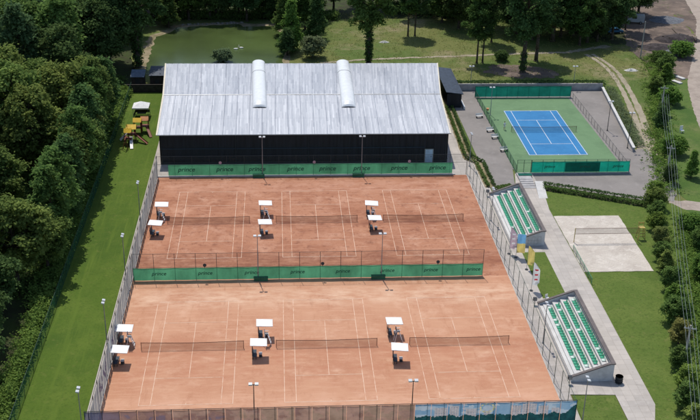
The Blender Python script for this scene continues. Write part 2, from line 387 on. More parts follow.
clay_lo = ground_mat('clay_dry', [(0.485, 0.260, 0.160), ((0.422, 0.205, 0.122), .13, .44, .62), ((0.572, 0.349, 0.236), .35, .53, .72), ((0.359, 0.164, 0.095), .9, .58, .78), ((0.543, 0.310, 0.200), (.25, 2.2, 1), .52, .68), ((0.378, 0.180, 0.104), (.9, .18, 1), .58, .74), ((0.514, 0.277, 0.171), 7, .5, .75)], bump=.15, bscale=12,
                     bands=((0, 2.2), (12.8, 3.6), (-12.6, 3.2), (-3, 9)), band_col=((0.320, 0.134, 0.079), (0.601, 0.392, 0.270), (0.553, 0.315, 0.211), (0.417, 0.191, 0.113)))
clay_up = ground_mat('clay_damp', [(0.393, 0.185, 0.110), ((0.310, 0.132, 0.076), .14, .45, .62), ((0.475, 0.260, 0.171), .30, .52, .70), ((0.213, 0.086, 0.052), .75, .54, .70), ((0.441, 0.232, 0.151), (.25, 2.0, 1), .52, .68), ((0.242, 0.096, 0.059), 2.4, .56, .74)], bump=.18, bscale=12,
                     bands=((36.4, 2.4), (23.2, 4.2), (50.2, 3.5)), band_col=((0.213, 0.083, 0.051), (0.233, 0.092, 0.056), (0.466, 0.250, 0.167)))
asphalt = ground_mat('asphalt', [(.235, .215, .20), ((.19, .175, .163), .15, .45, .65), ((.27, .25, .235), .8, .55, .75), ((.16, .15, .14), 3, .6, .8)], bump=.1, bscale=20)
paving = ground_mat('paving', [(.42, .385, .35), ((.36, .33, .30), .2, .45, .65), ((.47, .435, .40), 1.0, .55, .75), ((.33, .30, .27), 4, .6, .8), ((.30, .275, .25), .55, .60, .75)], bump=.1, bscale=20, slabs=1.1)
sand_m = ground_mat('sand', [(.50, .45, .39), ((.42, .37, .32), .25, .45, .65), ((.59, .54, .475), .8, .5, .7), ((.38, .33, .285), 2.2, .60, .78)], bump=.9, bscale=3.5)
dirt_m = ground_mat('dirt', [(.33, .285, .215), ((.26, .225, .16), .3, .45, .65), ((.12, .125, .05), .6, .60, .74), ((.31, .27, .215), 1.5, .58, .78)], bump=.5)
road_m = ground_mat('gravel_road_surface', [(.34, .285, .24), ((.26, .215, .18), .3, .45, .65), ((.42, .36, .31), 1.2, .55, .75)], bump=.4)
yard_m = ground_mat('dirt_yard_soil', [(.17, .13, .105), ((.10, .078, .066), .12, .42, .6), ((.25, .19, .15), .35, .52, .72), ((.06, .085, .03), .2, .6, .72), ((.08, .065, .06), 1.2, .58, .74)], bump=.9, bscale=2)
green_c = ground_mat('green_court_paint', [(.135, .225, .118), ((.112, .19, .10), .2, .45, .65), ((.16, .255, .14), 1.2, .55, .75), ((.10, .165, .09), 3, .62, .8)], bump=.05)
blue_c = ground_mat('blue_court_paint', [(.046, .190, .39), ((.038, .16, .34), .2, .45, .65), ((.06, .22, .43), 1.2, .55, .75), ((.09, .25, .45), 3, .62, .8)], bump=.05)
water_m = mat('pond_water', (.060, .090, .024), .22, var=.18, scale=.05, bump=.06, bscale=2, spec=.5)
bank_m = ground_mat('pond_bank_soil', [(.27, .22, .14), ((.16, .14, .07), .4, .45, .6), ((.40, .36, .29), 1.3, .56, .74)], bump=.8)

struct('ground', MB().quad((-500, -200, -.08), (600, -200, -.08), (600, 700, -.08), (-500, 700, -.08)), meadow)
struct('forest_floor', MB().poly([(-160, -60), (-36.4, -60), (-36.6, 40), (-37.2, 112), (-40, 125), (-40, 158), (60, 160), (78, 135), (96, 136), (98, 240), (-160, 240)], -.06), forest_m)
struct('lawn', MB().poly([(-36.7, -50), (-27.6, -50), (-27.6, 104), (-37, 104)], -.03), lawn_l)
struct('lawn', MB().poly([(36, -60), (34, -60), (60, -60), (48, -20), (54, 0), (64, 34), (60, 42), (38, 49)], -.03), lawn_m)
struct('rough_field', MB().poly(rough_edge([(45, -30), (110, -30), (125, 130), (85, 118), (76, 100), (67, 66), (63, 45), (50, 4)], 2, .8), -.05), wild_m)
struct('pond_bank', MB().poly(rough_edge([(-37.5, 116), (-37.8, 143), (-34, 148), (-32.5, 153), (-20.6, 155.4), (-15, 156), (-12.5, 154), (-5, 154.5), (-3.2, 146), (-3.2, 116)], 1, .5), -.055), bank_m)
struct('pond', MB().poly(rough_edge([(-35.6, 112), (-36, 142.1), (-32.8, 145.8), (-31.5, 150.5), (-20.6, 152.9), (-16, 153.8), (-14.7, 151.3), (-7, 151.9), (-4.8, 145.4), (-4.6, 112)], 1.2, .3), -.03), water_m)
struct('dirt_yard', MB().poly(rough_edge([(84, 106), (94, 112), (100, 135), (106, 182), (92, 190), (85, 160), (80.5, 130), (81, 118)], 1.5, .8), -.04), yard_m)
struct('dirt_yard', MB().poly(rough_edge([(100, 126), (125, 126), (150, 190), (106, 190)], 1.5, .8), -.042), yard_m)
struct('gravel_road', ribbon([(117, 188), (110.6, 158), (104.5, 142), (98, 126), (92, 112.5), (88.3, 103), (83.2, 85), (80.8, 76), (79, 66), (78.5, 54), (82, 42)], [6, 6, 6, 6, 6, 6.5, 6.5, 6, 6, 5, 4], .12, 3, -.03), road_m)
struct('gravel_road', ribbon([(59.5, 42), (64, 40.6), (70, 39.8), (80, 39.8), (95, 41)], [3, 3.8, 4.4, 5, 5], .3, 4, -.035), road_m)
TRK = [(69.2, 127), (70.0, 124), (70.9, 119), (71.2, 112), (70.5, 104), (69.2, 94), (67.6, 84), (66.0, 76), (64.2, 68.5), (62.5, 63)]
struct('dirt_track', ribbon([(x-.75, y) for x, y in TRK], [1.0, 1.0, 1.0, 1.0, 1.0, 1.1, 1.3, 1.5, 2.0, 2.0], .12, 5, -.035), dirt_m)
struct('dirt_track', ribbon([(x+.85, y) for x, y in TRK], [1.0, 1.0, .9, 1.0, 1.1, 1.2, 1.4, 1.6, 2.2, 2.4], .12, 6, -.034), dirt_m)
struct('footpath', ribbon([(4, 120.5), (14, 122.8), (24, 124.2), (40, 126), (52, 127.5), (64, 128.5), (76, 134)], [1.0, .9, 1.1, 1.0, 1.2, 1.4, 2], .3, 6, -.045), dirt_m)
struct('bare_earth', MB().poly(rough_edge([(41, 113), (47, 109), (57, 109), (58, 114), (52, 118), (44, 119)], 1, .6), -.05), yard_m)
0 and struct('bare_earth', MB().poly(rough_edge([(9, 168), (14, 172), (13, 152), (8, 128), (5, 128), (8, 150)], 1, .7), -.05), dirt_m)
struct('asphalt', MB().poly([(30.6, 100.2), (64.6, 100.2), (60.4, 64), (63, 58), (60.2, 47), (57, 42.6), (39, 50.2), (39, 55), (36, 57), (34.6, 47.5), (30.6, 47.5)], -.01), asphalt)
struct('asphalt', ribbon([(61.5, 66), (62.5, 58), (60.5, 50), (59, 43)], [4.4, 5.2, 5.2, 4], .35, 8, -.018), asphalt)
struct('paving', MB().poly([(25, -60), (28.75, -60), (28.75, -11.6), (34.2, -11.9), (34.4, 47.4), (30.4, 47.4), (30.4, 59.0), (28, 61.5), (28.6, 88), (25, 88), (25, 55)], 0.0), paving)
struct('paving', MB().poly([(-28.3, -60), (-26, -60), (-26, 98), (-28.3, 98)], 0.0), paving)
struct('paving', MB().poly([(-26, 54.8), (25, 54.8), (25, 62), (-26, 62)], 0.0), paving)
struct('path', MB().poly([(33.9, -60), (34.3, -60), (34.2, -11.9), (34.4, 47.4), (35.8, 47.6), (39.4, 47.8), (38.6, 40), (38.6, 9), (38.4, -14.0), (37.2, -17.5), (37.2, -60)], .012), paving)
struct('path', MB().poly([(34.6, 47.5), (39.1, 47.5), (39.1, 55), (36, 55)], .004), paving)
struct('lawn', MB().poly([(30.8, 11.2), (34.3, 11.2), (34.3, 25), (30.8, 25)], .025), lawn_m)
struct('lawn', MB().poly([(28.9, -60), (33.9, -60), (34.1, -12.0), (28.9, -11.8)], .018), lawn_m)
struct('sand_court', MB().poly(rough_edge([(38.7, 37.5), (49.5, 37.4), (49.1, 18.6), (38.7, 18.6)], .8, .06), .02), sand_m)
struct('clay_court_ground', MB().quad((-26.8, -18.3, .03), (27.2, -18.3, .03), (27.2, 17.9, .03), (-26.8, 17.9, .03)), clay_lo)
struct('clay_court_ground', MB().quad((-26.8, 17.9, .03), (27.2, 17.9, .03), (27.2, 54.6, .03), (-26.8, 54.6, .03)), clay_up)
struct('kerb', MB().box(-27.0, 54.62, 0, 25.2, 54.85, .22), 'concrete_white')

def court_lines(cx, cy, z, name, m, wd=.07):
    mb = MB()
    def ln(x0, y0, x1, y1, ww=wd):
        if x0 == x1: mb.quad((cx+x0-ww/2, cy+y0, z), (cx+x0+ww/2, cy+y0, z), (cx+x0+ww/2, cy+y1, z), (cx+x0-ww/2, cy+y1, z))
        else: mb.quad((cx+x0, cy+y0-ww/2, z), (cx+x1, cy+y0-ww/2, z), (cx+x1, cy+y0+ww/2, z), (cx+x0, cy+y0+ww/2, z))
    for x in (-5.485, 5.485, -4.115, 4.115): ln(x, -11.885+wd/2, x, 11.885-wd/2)
    for y in (-11.885, 11.885): ln(-5.485-wd/2, y, 5.485+wd/2, y, wd*1.3)
    for y in (-6.4, 6.4): ln(-4.115+wd/2, y, 4.115-wd/2, y)
    ln(0, -6.4+wd/2, 0, 6.4-wd/2)
    for s in (-1, 1): ln(0, s*11.6, 0, s*11.8)
    return struct(name, mb, m)
COURTS = [(-17.06, 0, 'left', 'front'), (0, 0, 'middle', 'front'), (17.14, 0, 'right', 'front'), (-17.06, 36.43, 'left', 'back'), (.06, 36.43, 'middle', 'back'), (17.16, 36.43, 'right', 'back')]
for cx, cy, sx, sy in COURTS: court_lines(cx, cy, .042, 'court_lines', 'line_paint', .062 if cy else .062)

# hard court
struct('green_court_ground', MB().poly([(36.2, 95.4), (56.0, 95.4), (56.4, 55.1), (36.2, 55.1)], .004), green_c)
struct('blue_court_ground', MB().quad((40.4, 63.4, .018), (51.6, 63.4, .018), (51.6, 87.4, .018), (40.4, 87.4, .018)), blue_c)
court_lines(46, 75.4, .032, 'court_lines', 'line_white', .1)

# ------------------------------------------------------------------ nets
def net(loc, half, h, hm, label, m='net_cord', group='tennis nets across the clay courts', z0=.0):
    t = thing('tennis_net', label, 'net', loc, 0, group)
    n = 16; mb = MB(); tp = MB()
    def hz(x): return hm+(h-hm)*(abs(x)/half)**1.6
    for i in range(n):
        a, b = -half+2*half*i/n, -half+2*half*(i+1)/n
        mb.quad((a, 0, z0+.02), (b, 0, z0+.02), (b, 0, hz(b)), (a, 0, hz(a)))
        tp.box(a, -.02, hz((a+b)/2)-.03, b, .02, hz((a+b)/2)+.03)
    mb.build('netting', m, t); tp.build('tape', 'net_tape' if z0 == 0 else 'dark_metal', t)
    for s in (-1, 1): MB().tube((s*(half+.05), 0, 0), (s*(half+.05), 0, h+.06), .04).build('net_post', 'net_tape', t)
    return t
for cx, cy, sx, sy in COURTS:
    net((cx, cy, .03), 6.4, 1.07, .92, f'brown tennis net across the {sx} clay court of the {sy} row')
net((46, 75.4, .02), 6.4, 1.07, .92, 'dark tennis net across the blue hard court', group='other nets')

# ------------------------------------------------------------------ fences
def fence(name, label, p0, p1, h, sp, link='chain_link', post='dark_metal', screen=None, texts=(), tsize=.9, gate=None, cat='fence', pr=.035, span=None):
    p0, p1 = Vector(p0), Vector(p1); L = (p1-p0).length; a = math.atan2((p1-p0).y, (p1-p0).x)
    t = thing(name, label, cat, (p0.x, p0.y, 0), a)
    n = max(1, round(L/sp)); pm = MB().tube((0, 0, 0), (0, 0, h+.03), pr, n=6)
    first = pm.build('post', post, t)
    for i in range(1, n+1):
        o = first.copy(); COL.objects.link(o); o.location = (L*i/n, 0, 0)
    rl = MB(); zs = [h] if not screen else [h, screen[0]+screen[1]+.03]
    for z in zs: rl.tube((0, 0, z), (L, 0, z), .025, n=5)
    rl.build('rail', post, t)
    z0 = screen[0]+screen[1]+.06 if screen and screen[0] < .5 and not span else .03
    if link: MB().quad((0, .05, z0), (L, .05, z0), (L, .05, h), (0, .05, h)).build('chain_link', link, t)
    if screen:
        mb = MB(); k = n*2; s0, s1 = span or (0, L)
        for i in range(k):                 # cloth laced to the posts, each bay bulging a little
            x0, x1 = s0+(s1-s0)*i/k, s0+(s1-s0)*(i+1)/k; y0 = -.06-(.05 if i % 2 else 0); y1 = -.06-(0 if i % 2 else .05)
            mb.quad((x0, y0, screen[0]), (x1, y1, screen[0]), (x1, y1, screen[0]+screen[1]), (x0, y0, screen[0]+screen[1]))
        w = mb.build('windscreen', screen[2], t)
        if texts:
            me = text_mesh('prince', tsize); me.materials.clear(); me.materials.append(MT['screen_print'])
            for x in texts:
                o = bpy.data.objects.new('lettering', me); COL.objects.link(o); o.parent = w; o.location = (x, -.135, screen[0]+screen[1]*.55)
    return t
BX = [-21.9, -15.3, -9.7, -3.0, 2.6, 8.6, 15.2, 22.0]
fence('court_fence', 'tall chain link fence with green printed windscreen in front of the dark hall', (-26.9, 55.0), (27.2, 55.0), 3.8, 3.0, screen=(.25, 2.0, 'green_screen'), texts=[x+26.9 for x in BX], tsize=1.15, span=(1.9, 51.6))
MX = [-23.0, -16.5, -9.9, -3.4, 3.1, 9.5, 15.8, 22.0]
mf = fence('court_fence', 'tall chain link fence with green printed windscreen between the two court rows', (-26.6, 17.95), (23.4, 17.95), 4.3, 2.95, screen=(.12, 1.95, 'green_screen'), texts=[x+26.6 for x in MX], tsize=.8)
fence('court_fence', 'tall dark green chain link fence along the right side of clay courts', (27.35, 55.0), (27.35, -18.3), 3.9, 3.05, link='chain_link', post='green_metal', pr=.04)
fence('mesh_fence', 'green mesh boundary fence at the edge of the wood', (-36.9, 101), (-36.0, -30), 1.9, 2.6, link='chain_link_green', post='green_metal')

# left court fence hung with pale banners
LF = thing('court_fence', 'chain link fence hung with pale grey banners along the left court side', 'fence', (-26.95, 55, 0), -math.pi/2)
n = 24; L = 73.3; pm = MB().tube((0, 0, 0), (0, 0, 3.95), .05, n=6).build('post', 'dark_metal', LF)
for i in range(1, n+1):
    o = pm.copy(); COL.objects.link(o); o.location = (L*i/n, 0, 0)
rl = MB()
for z in (3.9, .12): rl.tube((0, 0, z), (L, 0, z), .03, n=5)
rl.build('rail', 'dark_metal', LF); MB().quad((0, .04, .03), (L, .04, .03), (L, .04, 3.9), (0, .04, 3.9)).build('chain_link', 'chain_link', LF)
rnd = random.Random(5)
for i in range(n):
    x0, x1 = L*i/n+.13, L*(i+1)/n-.13; xm = (x0+x1)/2; g = rnd.uniform(.05, .2)
    b = MB()
    for j, (a, c) in enumerate(((x0, xm-g/2), (xm+g/2, x1))):
        yo = .075+rnd.uniform(0, .03); tilt = rnd.uniform(-.05, .05)
        b.quad((a+tilt, yo, .25), (c+tilt, yo, .22), (c, yo+.03, 3.72+rnd.uniform(-.1, .1)), (a, yo+.03, 3.75), (i+j) % 2 if rnd.random() < .8 else 0)
    bo = b.build('banner', ['banner_grey', 'banner_white'], LF)
    if i in (17, 18, 20, 21):
        q = MB()
        for k in range(5):
            u = x0+.35+k*.48; z = 1.9+.5*math.sin(k*1.7+i)
            q.quad((u-.18, .125, z-.35), (u+.22, .125, z-.2), (u+.18, .125, z+.55), (u-.12, .125, z+.35))
        q.build('purple_print', 'banner_purple', bo)

# front fence with printed mural screens
FF = thing('mural_fence', 'front court fence hung with printed city mural and see through screens', 'fence', (-27.4, -18.3, 0))
L = 54.8; n = 29; pm = MB().tube((0, 0, 0), (0, 0, 4.05), .04, n=6).build('post', 'dark_metal', FF)
for i in range(1, n+1):
    o = pm.copy(); COL.objects.link(o); o.location = (L*i/n, 0, 0)
MB().tube((0, 0, 4.02), (L, 0, 4.02), .035, n=6).build('rail', 'dark_metal', FF)
tints = [((.10, .095, .16), .86), ((.13, .085, .09), .74), ((.17, .10, .09), .68), ((.20, .13, .115), .66)]
scr = []
for k, c in enumerate([(.055, .06, .11), (.115, .075, .085), (.15, .095, .09), (.20, .145, .13), (.23, .16, .135), (.19, .15, .12)]):
    scr.append(mk('print_screen_tone_%s' % 'abcdef'[k], tuple(x*1.7 for x in c), .85, scale=.5, col2=tuple(x*1.1 for x in c), stretch=(1, 1, 1.6), alpha=.86, trans=.5, lo=.38, hi=.6))
xr = 36.4
TONES = [MT['print_screen_tone_%s' % c] for c in 'abcdef']
rnd = random.Random(8); seq = [0, 0, 1, 1, 2, 3, 3, 2, 4, 4, 5, 4, 3, 4, 5, 4, 5, 4, 5]
def printed(name, x0, x1, pick, mats, nx, nz):
    p = MB(); zb, zt = .1, 3.98
    for a in range(nx):
        for b in range(nz):
            u0, u1 = x0+(x1-x0)*a/nx, x0+(x1-x0)*(a+1)/nx; z0, z1 = zb+(zt-zb)*b/nz, zb+(zt-zb)*(b+1)/nz
            def yy(x): return -.06-.03*abs(math.sin(math.pi*(x-x0)/(x1-x0)))
            p.quad((u0, yy(u0), z0), (u1, yy(u1), z0), (u1, yy(u1), z1), (u0, yy(u0), z1), pick((u0+u1)/2, (z0+z1)/2))
    return p.build(name, mats, FF)
k = 19; bw = xr/k
for i in range(k):
    def pick(x, z, i=i):
        v = mnoise.noise(Vector((x*.55, z*.9, i//4)))+.5*mnoise.noise(Vector((x*1.6, z*2.2, 3)))
        b_ = seq[i]
        if i < 2: return b_
        return max(0, min(5, b_+(1 if v > .22 else 0)-(2 if v < -.34 else (1 if v < -.15 else 0))))
    printed('screen_panel', bw*i+.02, bw*(i+1)-.02, pick, TONES, 16, 24)
ns_ = 10; bw = (L-xr)/ns_
BLD = []
rnd = random.Random(21)
for x0, x1, top in [(38.6, 40.0, 3.45), (40.3, 41.4, 3.7), (42.2, 43.4, 3.2), (44.2, 45.0, 3.05), (47.3, 48.5, 3.5), (48.6, 50.2, 3.75), (50.4, 51.6, 3.4), (52.0, 52.8, 3.1)]: BLD.append((x0, x1, top))
for i in range(ns_):
    def pick(x, z):
        ex, ez = (x-(xr+4.45*bw))/.85, (z-3.3)/.6; rr = math.hypot(ex, ez)
        if .78 < rr < 1.05 and math.sin(math.atan2(ez, ex)*11) > -.55: return 5
        if rr < .62: return 2
        tr = 2.35+.35*mnoise.noise(Vector((x*1.1, 3, 0)))+(1.1*max(0, x-53.6))+.15*mnoise.noise(Vector((x*5, 1, 0)))
        if z < tr: return 4
        for x0, x1, top in BLD:
            if x0 < x < x1 and z < top:
                return 3 if ((x-x0)*3.2) % 1 > .45 and (z*4) % 1 > .45 else 1+1*(0)
        return 2 if mnoise.noise(Vector((x*.55, z*1.6, 7)))+.4*mnoise.noise(Vector((x*1.7, z*3.5, 1))) > .12 else 0
    printed('mural_panel', xr+bw*i+.02, xr+bw*(i+1)-.02, pick, ['mural_sky', 'mural_block', 'mural_cloud', 'mural_window', 'mural_tree', 'mural_yellow'], 24, 36)

# hard court fences
fence('hard_court_fence', 'green windscreen fence at the near end of the blue court', (38.9, 55.0), (56.6, 55.0), 2.6, 1.95, post='dark_metal', screen=(.25, 2.0, 'teal_screen'), texts=[3.2, 9.6, 15.6], tsize=.75)
MB().quad((44.9, 54.84, .3), (51.2, 54.84, .3), (51.2, 54.84, 2.2), (44.9, 54.84, 2.2)).build('dark_panel', 'teal_dark_screen').name
_dp = bpy.data.objects['dark_panel']; _hf = [o for o in bpy.data.objects if o.name.startswith('hard_court_fence')][0]
_dp.parent = _hf; _dp.location = (-38.9, -55.0, 0)
for o in _hf.children:
    if o.name.startswith('windscreen'):
        for c in o.children: c.location.y = -.18
fence('hard_court_fence', 'teal windscreen fence at the far end of the blue court under trees', (35.9, 95.8), (56.6, 95.8), 2.5, 2.3, post='green_metal', screen=(.15, 2.3, 'teal_dark_screen'))
fence('hard_court_fence', 'low green mesh fence along the left side of the blue court', (36.0, 95.7), (36.2, 55.1), 1.6, 2.5, link='chain_link_green', post='green_metal')
fence('hard_court_fence', 'low dark mesh fence along the right side of the blue court', (56.5, 95.6), (56.7, 55.1), 1.5, 2.0, link='chain_link', post='dark_metal')
gt = thing('court_gate', 'chain link gate at the left end of the blue court fence', 'gate', (36.3, 55.0, 0))
g = MB()
for x in (0, 1.2, 2.5): g.tube((x, 0, 0), (x, 0, 2.6), .045, n=6)
for z in (2.6, 2.05, .1): g.tube((0, 0, z), (2.5, 0, z), .03, n=5)
g.build('gate_frame', 'green_metal', gt); MB().quad((0, .02, .1), (2.5, .02, .1), (2.5, .02, 2.6), (0, .02, 2.6)).build('chain_link', 'chain_link', gt)
MB().box(36.2, 54.55, 0, 56.7, 54.8, .22).build('low_kerb_wall', 'concrete_grey')
tag(bpy.data.objects['low_kerb_wall'], 'low grey kerb wall under the near blue court fence', 'wall')

# ------------------------------------------------------------------ tennis hall
H = thing('tennis_hall', 'big dark clad tennis hall with a streaky silver metal roof', 'building', (0, 60.5, 0))
ze, zr, zb = 5.7, 6.95, 6.0
wl = MB()
P0 = [(-26.9, 0), (24.6, 0), (25.3, 17.5), (28.0, 40), (-29.1, 40), (-27.5, 17.5)]; tops = [ze-.1, ze-.1, zr-.1, zb-.1, zb-.1, zr-.1]
vs = [(x, y, 0) for x, y in P0]+[(x, y, z) for (x, y), z in zip(P0, tops)]
wl.add(vs, [(i, (i+1) % 6, 6+(i+1) % 6, 6+i) for i in range(6)]); wl.build('wall', 'black_cladding', H)
rib = MB()
for x in np.arange(-26.7, 24.6, 1.25): rib.box(x, -.05, .1, x+.06, -.003, ze-.15)
rib.build('cladding_rib', 'black_cladding', H)
def roof_mat():
    M = bpy.data.materials.new('roof_metal'); M.use_nodes = True
    n, l = M.node_tree.nodes, M.node_tree.links; b = n['Principled BSDF']
    b.inputs['Metallic'].default_value = .55; b.inputs['Roughness'].default_value = .42
    uv = n.new('ShaderNodeUVMap'); uv.uv_map = 'sheet'; sp_ = n.new('ShaderNodeSeparateXYZ'); l.new(uv.outputs[0], sp_.inputs[0])
    def mth(op, a, b_=None):
        x = n.new('ShaderNodeMath'); x.operation = op
        for k, v in enumerate((a, b_)):
            if v is None: continue
            if isinstance(v, (int, float)): x.inputs[k].default_value = v
            else: l.new(v, x.inputs[k])
        return x.outputs[0]
    u, v = sp_.outputs[0], sp_.outputs[1]
    fu = mth('FLOOR', u); w1 = n.new('ShaderNodeTexWhiteNoise'); w1.noise_dimensions = '1D'; l.new(fu, w1.inputs['W'])
    vv = mth('FLOOR', mth('ADD', mth('MULTIPLY', v, .16), mth('MULTIPLY', w1.outputs[0], 3)))
    cb = n.new('ShaderNodeCombineXYZ'); l.new(fu, cb.inputs[0]); l.new(vv, cb.inputs[1]); w2 = n.new('ShaderNodeTexWhiteNoise'); w2.noise_dimensions = '2D'; l.new(cb.outputs[0], w2.inputs[0])
    mp = n.new('ShaderNodeMapping'); mp.inputs['Scale'].default_value = (1.7, .30, 1); l.new(uv.outputs[0], mp.inputs[0]); ns = n.new('ShaderNodeTexNoise'); ns.inputs['Scale'].default_value = 1; ns.inputs['Detail'].default_value = 5; ns.inputs['Roughness'].default_value = .7; l.new(mp.outputs[0], ns.inputs[0])
    m2 = n.new('ShaderNodeMapping'); m2.inputs['Scale'].default_value = (.05, .06, 1); l.new(uv.outputs[0], m2.inputs[0]); n2 = n.new('ShaderNodeTexNoise'); n2.inputs['Scale'].default_value = 1; n2.inputs['Detail'].default_value = 3; l.new(m2.outputs[0], n2.inputs[0])
    t = mth('ADD', mth('ADD', mth('MULTIPLY', w2.outputs[0], .34), mth('MULTIPLY', w1.outputs[0], .22)), mth('ADD', mth('MULTIPLY', ns.outputs[0], .75), mth('MULTIPLY', n2.outputs[0], .45)))
    fr = mth('FRACT', u); jt = mth('LESS_THAN', fr, .22); lap = mth('LESS_THAN', mth('FRACT', mth('MULTIPLY', v, .145)), .03)
    t = mth('SUBTRACT', t, mth('ADD', mth('MULTIPLY', jt, .34), mth('MULTIPLY', lap, .12)))
    r = n.new('ShaderNodeValToRGB'); e = r.color_ramp.elements; e[0].position = .15; e[1].position = .85
    mr = n.new('ShaderNodeMapRange'); mr.inputs[1].default_value = .35; mr.inputs[2].default_value = 1.45; l.new(t, mr.inputs[0]); l.new(mr.outputs[0], r.inputs[0])
    e[0].color = (.24, .26, .30, 1); e[1].color = (.50, .515, .545, 1); l.new(r.outputs[0], b.inputs['Base Color'])
    b.inputs['Metallic'].default_value = .3; b.inputs['Roughness'].default_value = .6
    return M
RM = roof_mat()
rf = MB()
E0 = [(-27.3, -.4, ze), (24.95, -.4, ze)]; E1 = [(-27.75, 17.5, zr), (25.6, 17.5, zr)]; E2 = [(-29.45, 40.3, zb), (28.3, 40.3, zb)]
N = 180; RUV = []
rnd = random.Random(3)
def rl_(t, E): return Vector(E[0]).lerp(Vector(E[1]), t)
for A, B, va, vb in ((E0, E1, 0, 17.9), (E1, E2, 40, 62.8)):        # sheets, each lapped over the next with a standing rib
    for i in range(N):
        t0, t1 = i/N, (i+1)/N; dz = Vector((0, 0, rnd.uniform(.0, .03)))
        a, b, c, d = rl_(t0, A)+dz, rl_(t1, A)+dz, rl_(t1, B)+dz, rl_(t0, B)+dz
        rf.quad(a, b, c, d); RUV.append(((i, i+.999), va, vb))
        wv = Vector((.07, 0, 0)); hv = Vector((0, 0, .07))
        if i and i % 8 == 0: rf.quad(a-wv, a+hv, d+hv, d-wv); rf.quad(a+hv, a+wv, d+wv, d+hv); RUV += [((i+.3, i+.5), va, vb)]*2
roof = rf.build('roof', RM, H)
ul = roof.data.uv_layers.new(name='sheet'); k_ = 0
for p_, (uu, v0, v1) in zip(roof.data.polygons, RUV):
    for li, q_ in zip(p_.loop_indices, ((uu[0], v0), (uu[1], v0), (uu[1], v1), (uu[0], v1))): ul.data[li].uv = q_
up_ = Vector((0, 0, .05))
for s in (0, 1):
    tr = MB()
    for E, F in ((E0, E1), (E1, E2)):
        a, b = Vector(E[s]), Vector(F[s]); o = Vector((.35 if s == 0 else -.25, 0, 0))
        tr.quad(a+up_*1.6-o*.3, a+up_*1.6+o*.5, b+up_*1.6+o*.5, b+up_*1.6-o*.3)
        tr.quad(a+up_*1.6-o*.3, b+up_*1.6-o*.3, b-up_*4-o*.3, a-up_*4-o*.3)
    tr.build('verge_trim', 'cream_trim', roof)
MB().tube(E0[0], E0[1], .09, n=6).build('gutter', 'grey_metal', roof)
rc = MB(); a, b = Vector(E1[0]), Vector(E1[1]); rc.quad(a+Vector((0, -.16, .06)), b+Vector((0, -.16, .06)), b+Vector((0, 0, .10)), a+Vector((0, 0, .10))); rc.quad(a+Vector((0, 0, .10)), b+Vector((0, 0, .10)), b+Vector((0, .16, .06)), a+Vector((0, .16, .06)))
rc.build('ridge_cap', 'grey_metal', roof)
def zroof(y): return ze+(zr-ze)*(y+.4)/17.9 if y < 17.5 else zr+(zb-zr)*(y-17.5)/22.8
for xa, xb in ((-9.3, -9.9), (7.3, 7.9)):
    s = MB(); ys = [11.3, 11.6, 12.0, 12.6]+list(np.linspace(13.6, 40.2, 17)); n = 12; rr = 1.35; ring = []
    for y in ys:
        cx = xa+(xb-xa)*(y-10.6)/29.6
        ring.append([(cx+rr*math.cos(math.pi*k/n), y, zroof(y)-.05+(.2+rr*.55*math.sin(math.pi*k/n))*min(1, .30+.70*math.sqrt(max(0, (y-11.3)/1.3)))) for k in range(n+1)])
        ring[-1] = [(cx+rr, y, zroof(y)-.05)]+ring[-1]+[(cx-rr, y, zroof(y)-.05)]
    for p, q in zip(ring, ring[1:]): s.add(p+q, [(i, i+1, n+4+i, n+3+i) for i in range(n+2)])
    so = s.build('skylight', 'skylight', roof, smooth=True)
    e = MB()
    for p, dy in ((ring[0], -.012), (ring[-1], .012)): e.add([(x, y+dy, z) for x, y, z in p], [tuple(range(len(p)))])
    e.build('end_panel', 'dark_metal', so)
    bd = MB()
    for p in (ring[15],): bd.path([(x, y, z+.02) for x, y, z in p[1:-1]], .05, n=4)
    bd.build('band', 'concrete_grey', so)
dr = MB().box(20.6, -.09, .05, 21.9, -.056, 2.5).build('door', 'blue_door', H); MB().box(21.6, -.13, 1.1, 21.7, -.092, 1.3).build('handle', 'dark_metal', dr)
fr_ = MB(); fr_.box(20.45, -.10, .05, 20.597, -.055, 2.65); fr_.box(21.903, -.10, .05, 22.05, -.055, 2.65); fr_.box(20.597, -.10, 2.503, 21.903, -.055, 2.65); fr_.build('door_frame', 'grey_metal', H)
for x in (-26.5, -13.5, -.5, 12.5, 24.2): MB().tube((x, -.14, .1), (x, -.14, 5.55), .06, n=6).build('downpipe', 'dark_metal', H)
MB().box(-26.85, -.08, .0, 24.55, -.056, .45).build('plinth', 'dark_metal', H)
MB().box(-26.85, -.075, 2.9, 20.4, -.056, 3.05).build('cladding_joint', 'dark_blue', H)

AN = thing('annex_building', 'small black annex with dark roof beside the far right hall corner', 'building', (0, 0, 0))
a = MB(); a.prism([(28.9, 89.5), (31.9, 89.5), (31.9, 106), (28.9, 106)], 0, 3.0); a.build('wall', 'black_cladding', AN)
a = MB(); a.add([(28.6, 89.2, 3.5), (32.2, 89.2, 3.05), (32.2, 106.3, 3.05), (28.6, 106.3, 3.5), (28.6, 89.2, 3.35), (32.2, 89.2, 2.9), (32.2, 106.3, 2.9), (28.6, 106.3, 3.35)], [(0, 1, 2, 3), (4, 7, 6, 5), (0, 4, 5, 1), (1, 5, 6, 2), (2, 6, 7, 3), (3, 7, 4, 0)]); a.build('roof', 'shed_roof', AN)
a = MB().box(32.3, 88.6, 0, 32.6, 96, .5).build('white_beam', 'white_paint'); tag(a, 'pale low kerb beam beside the black annex', 'beam')

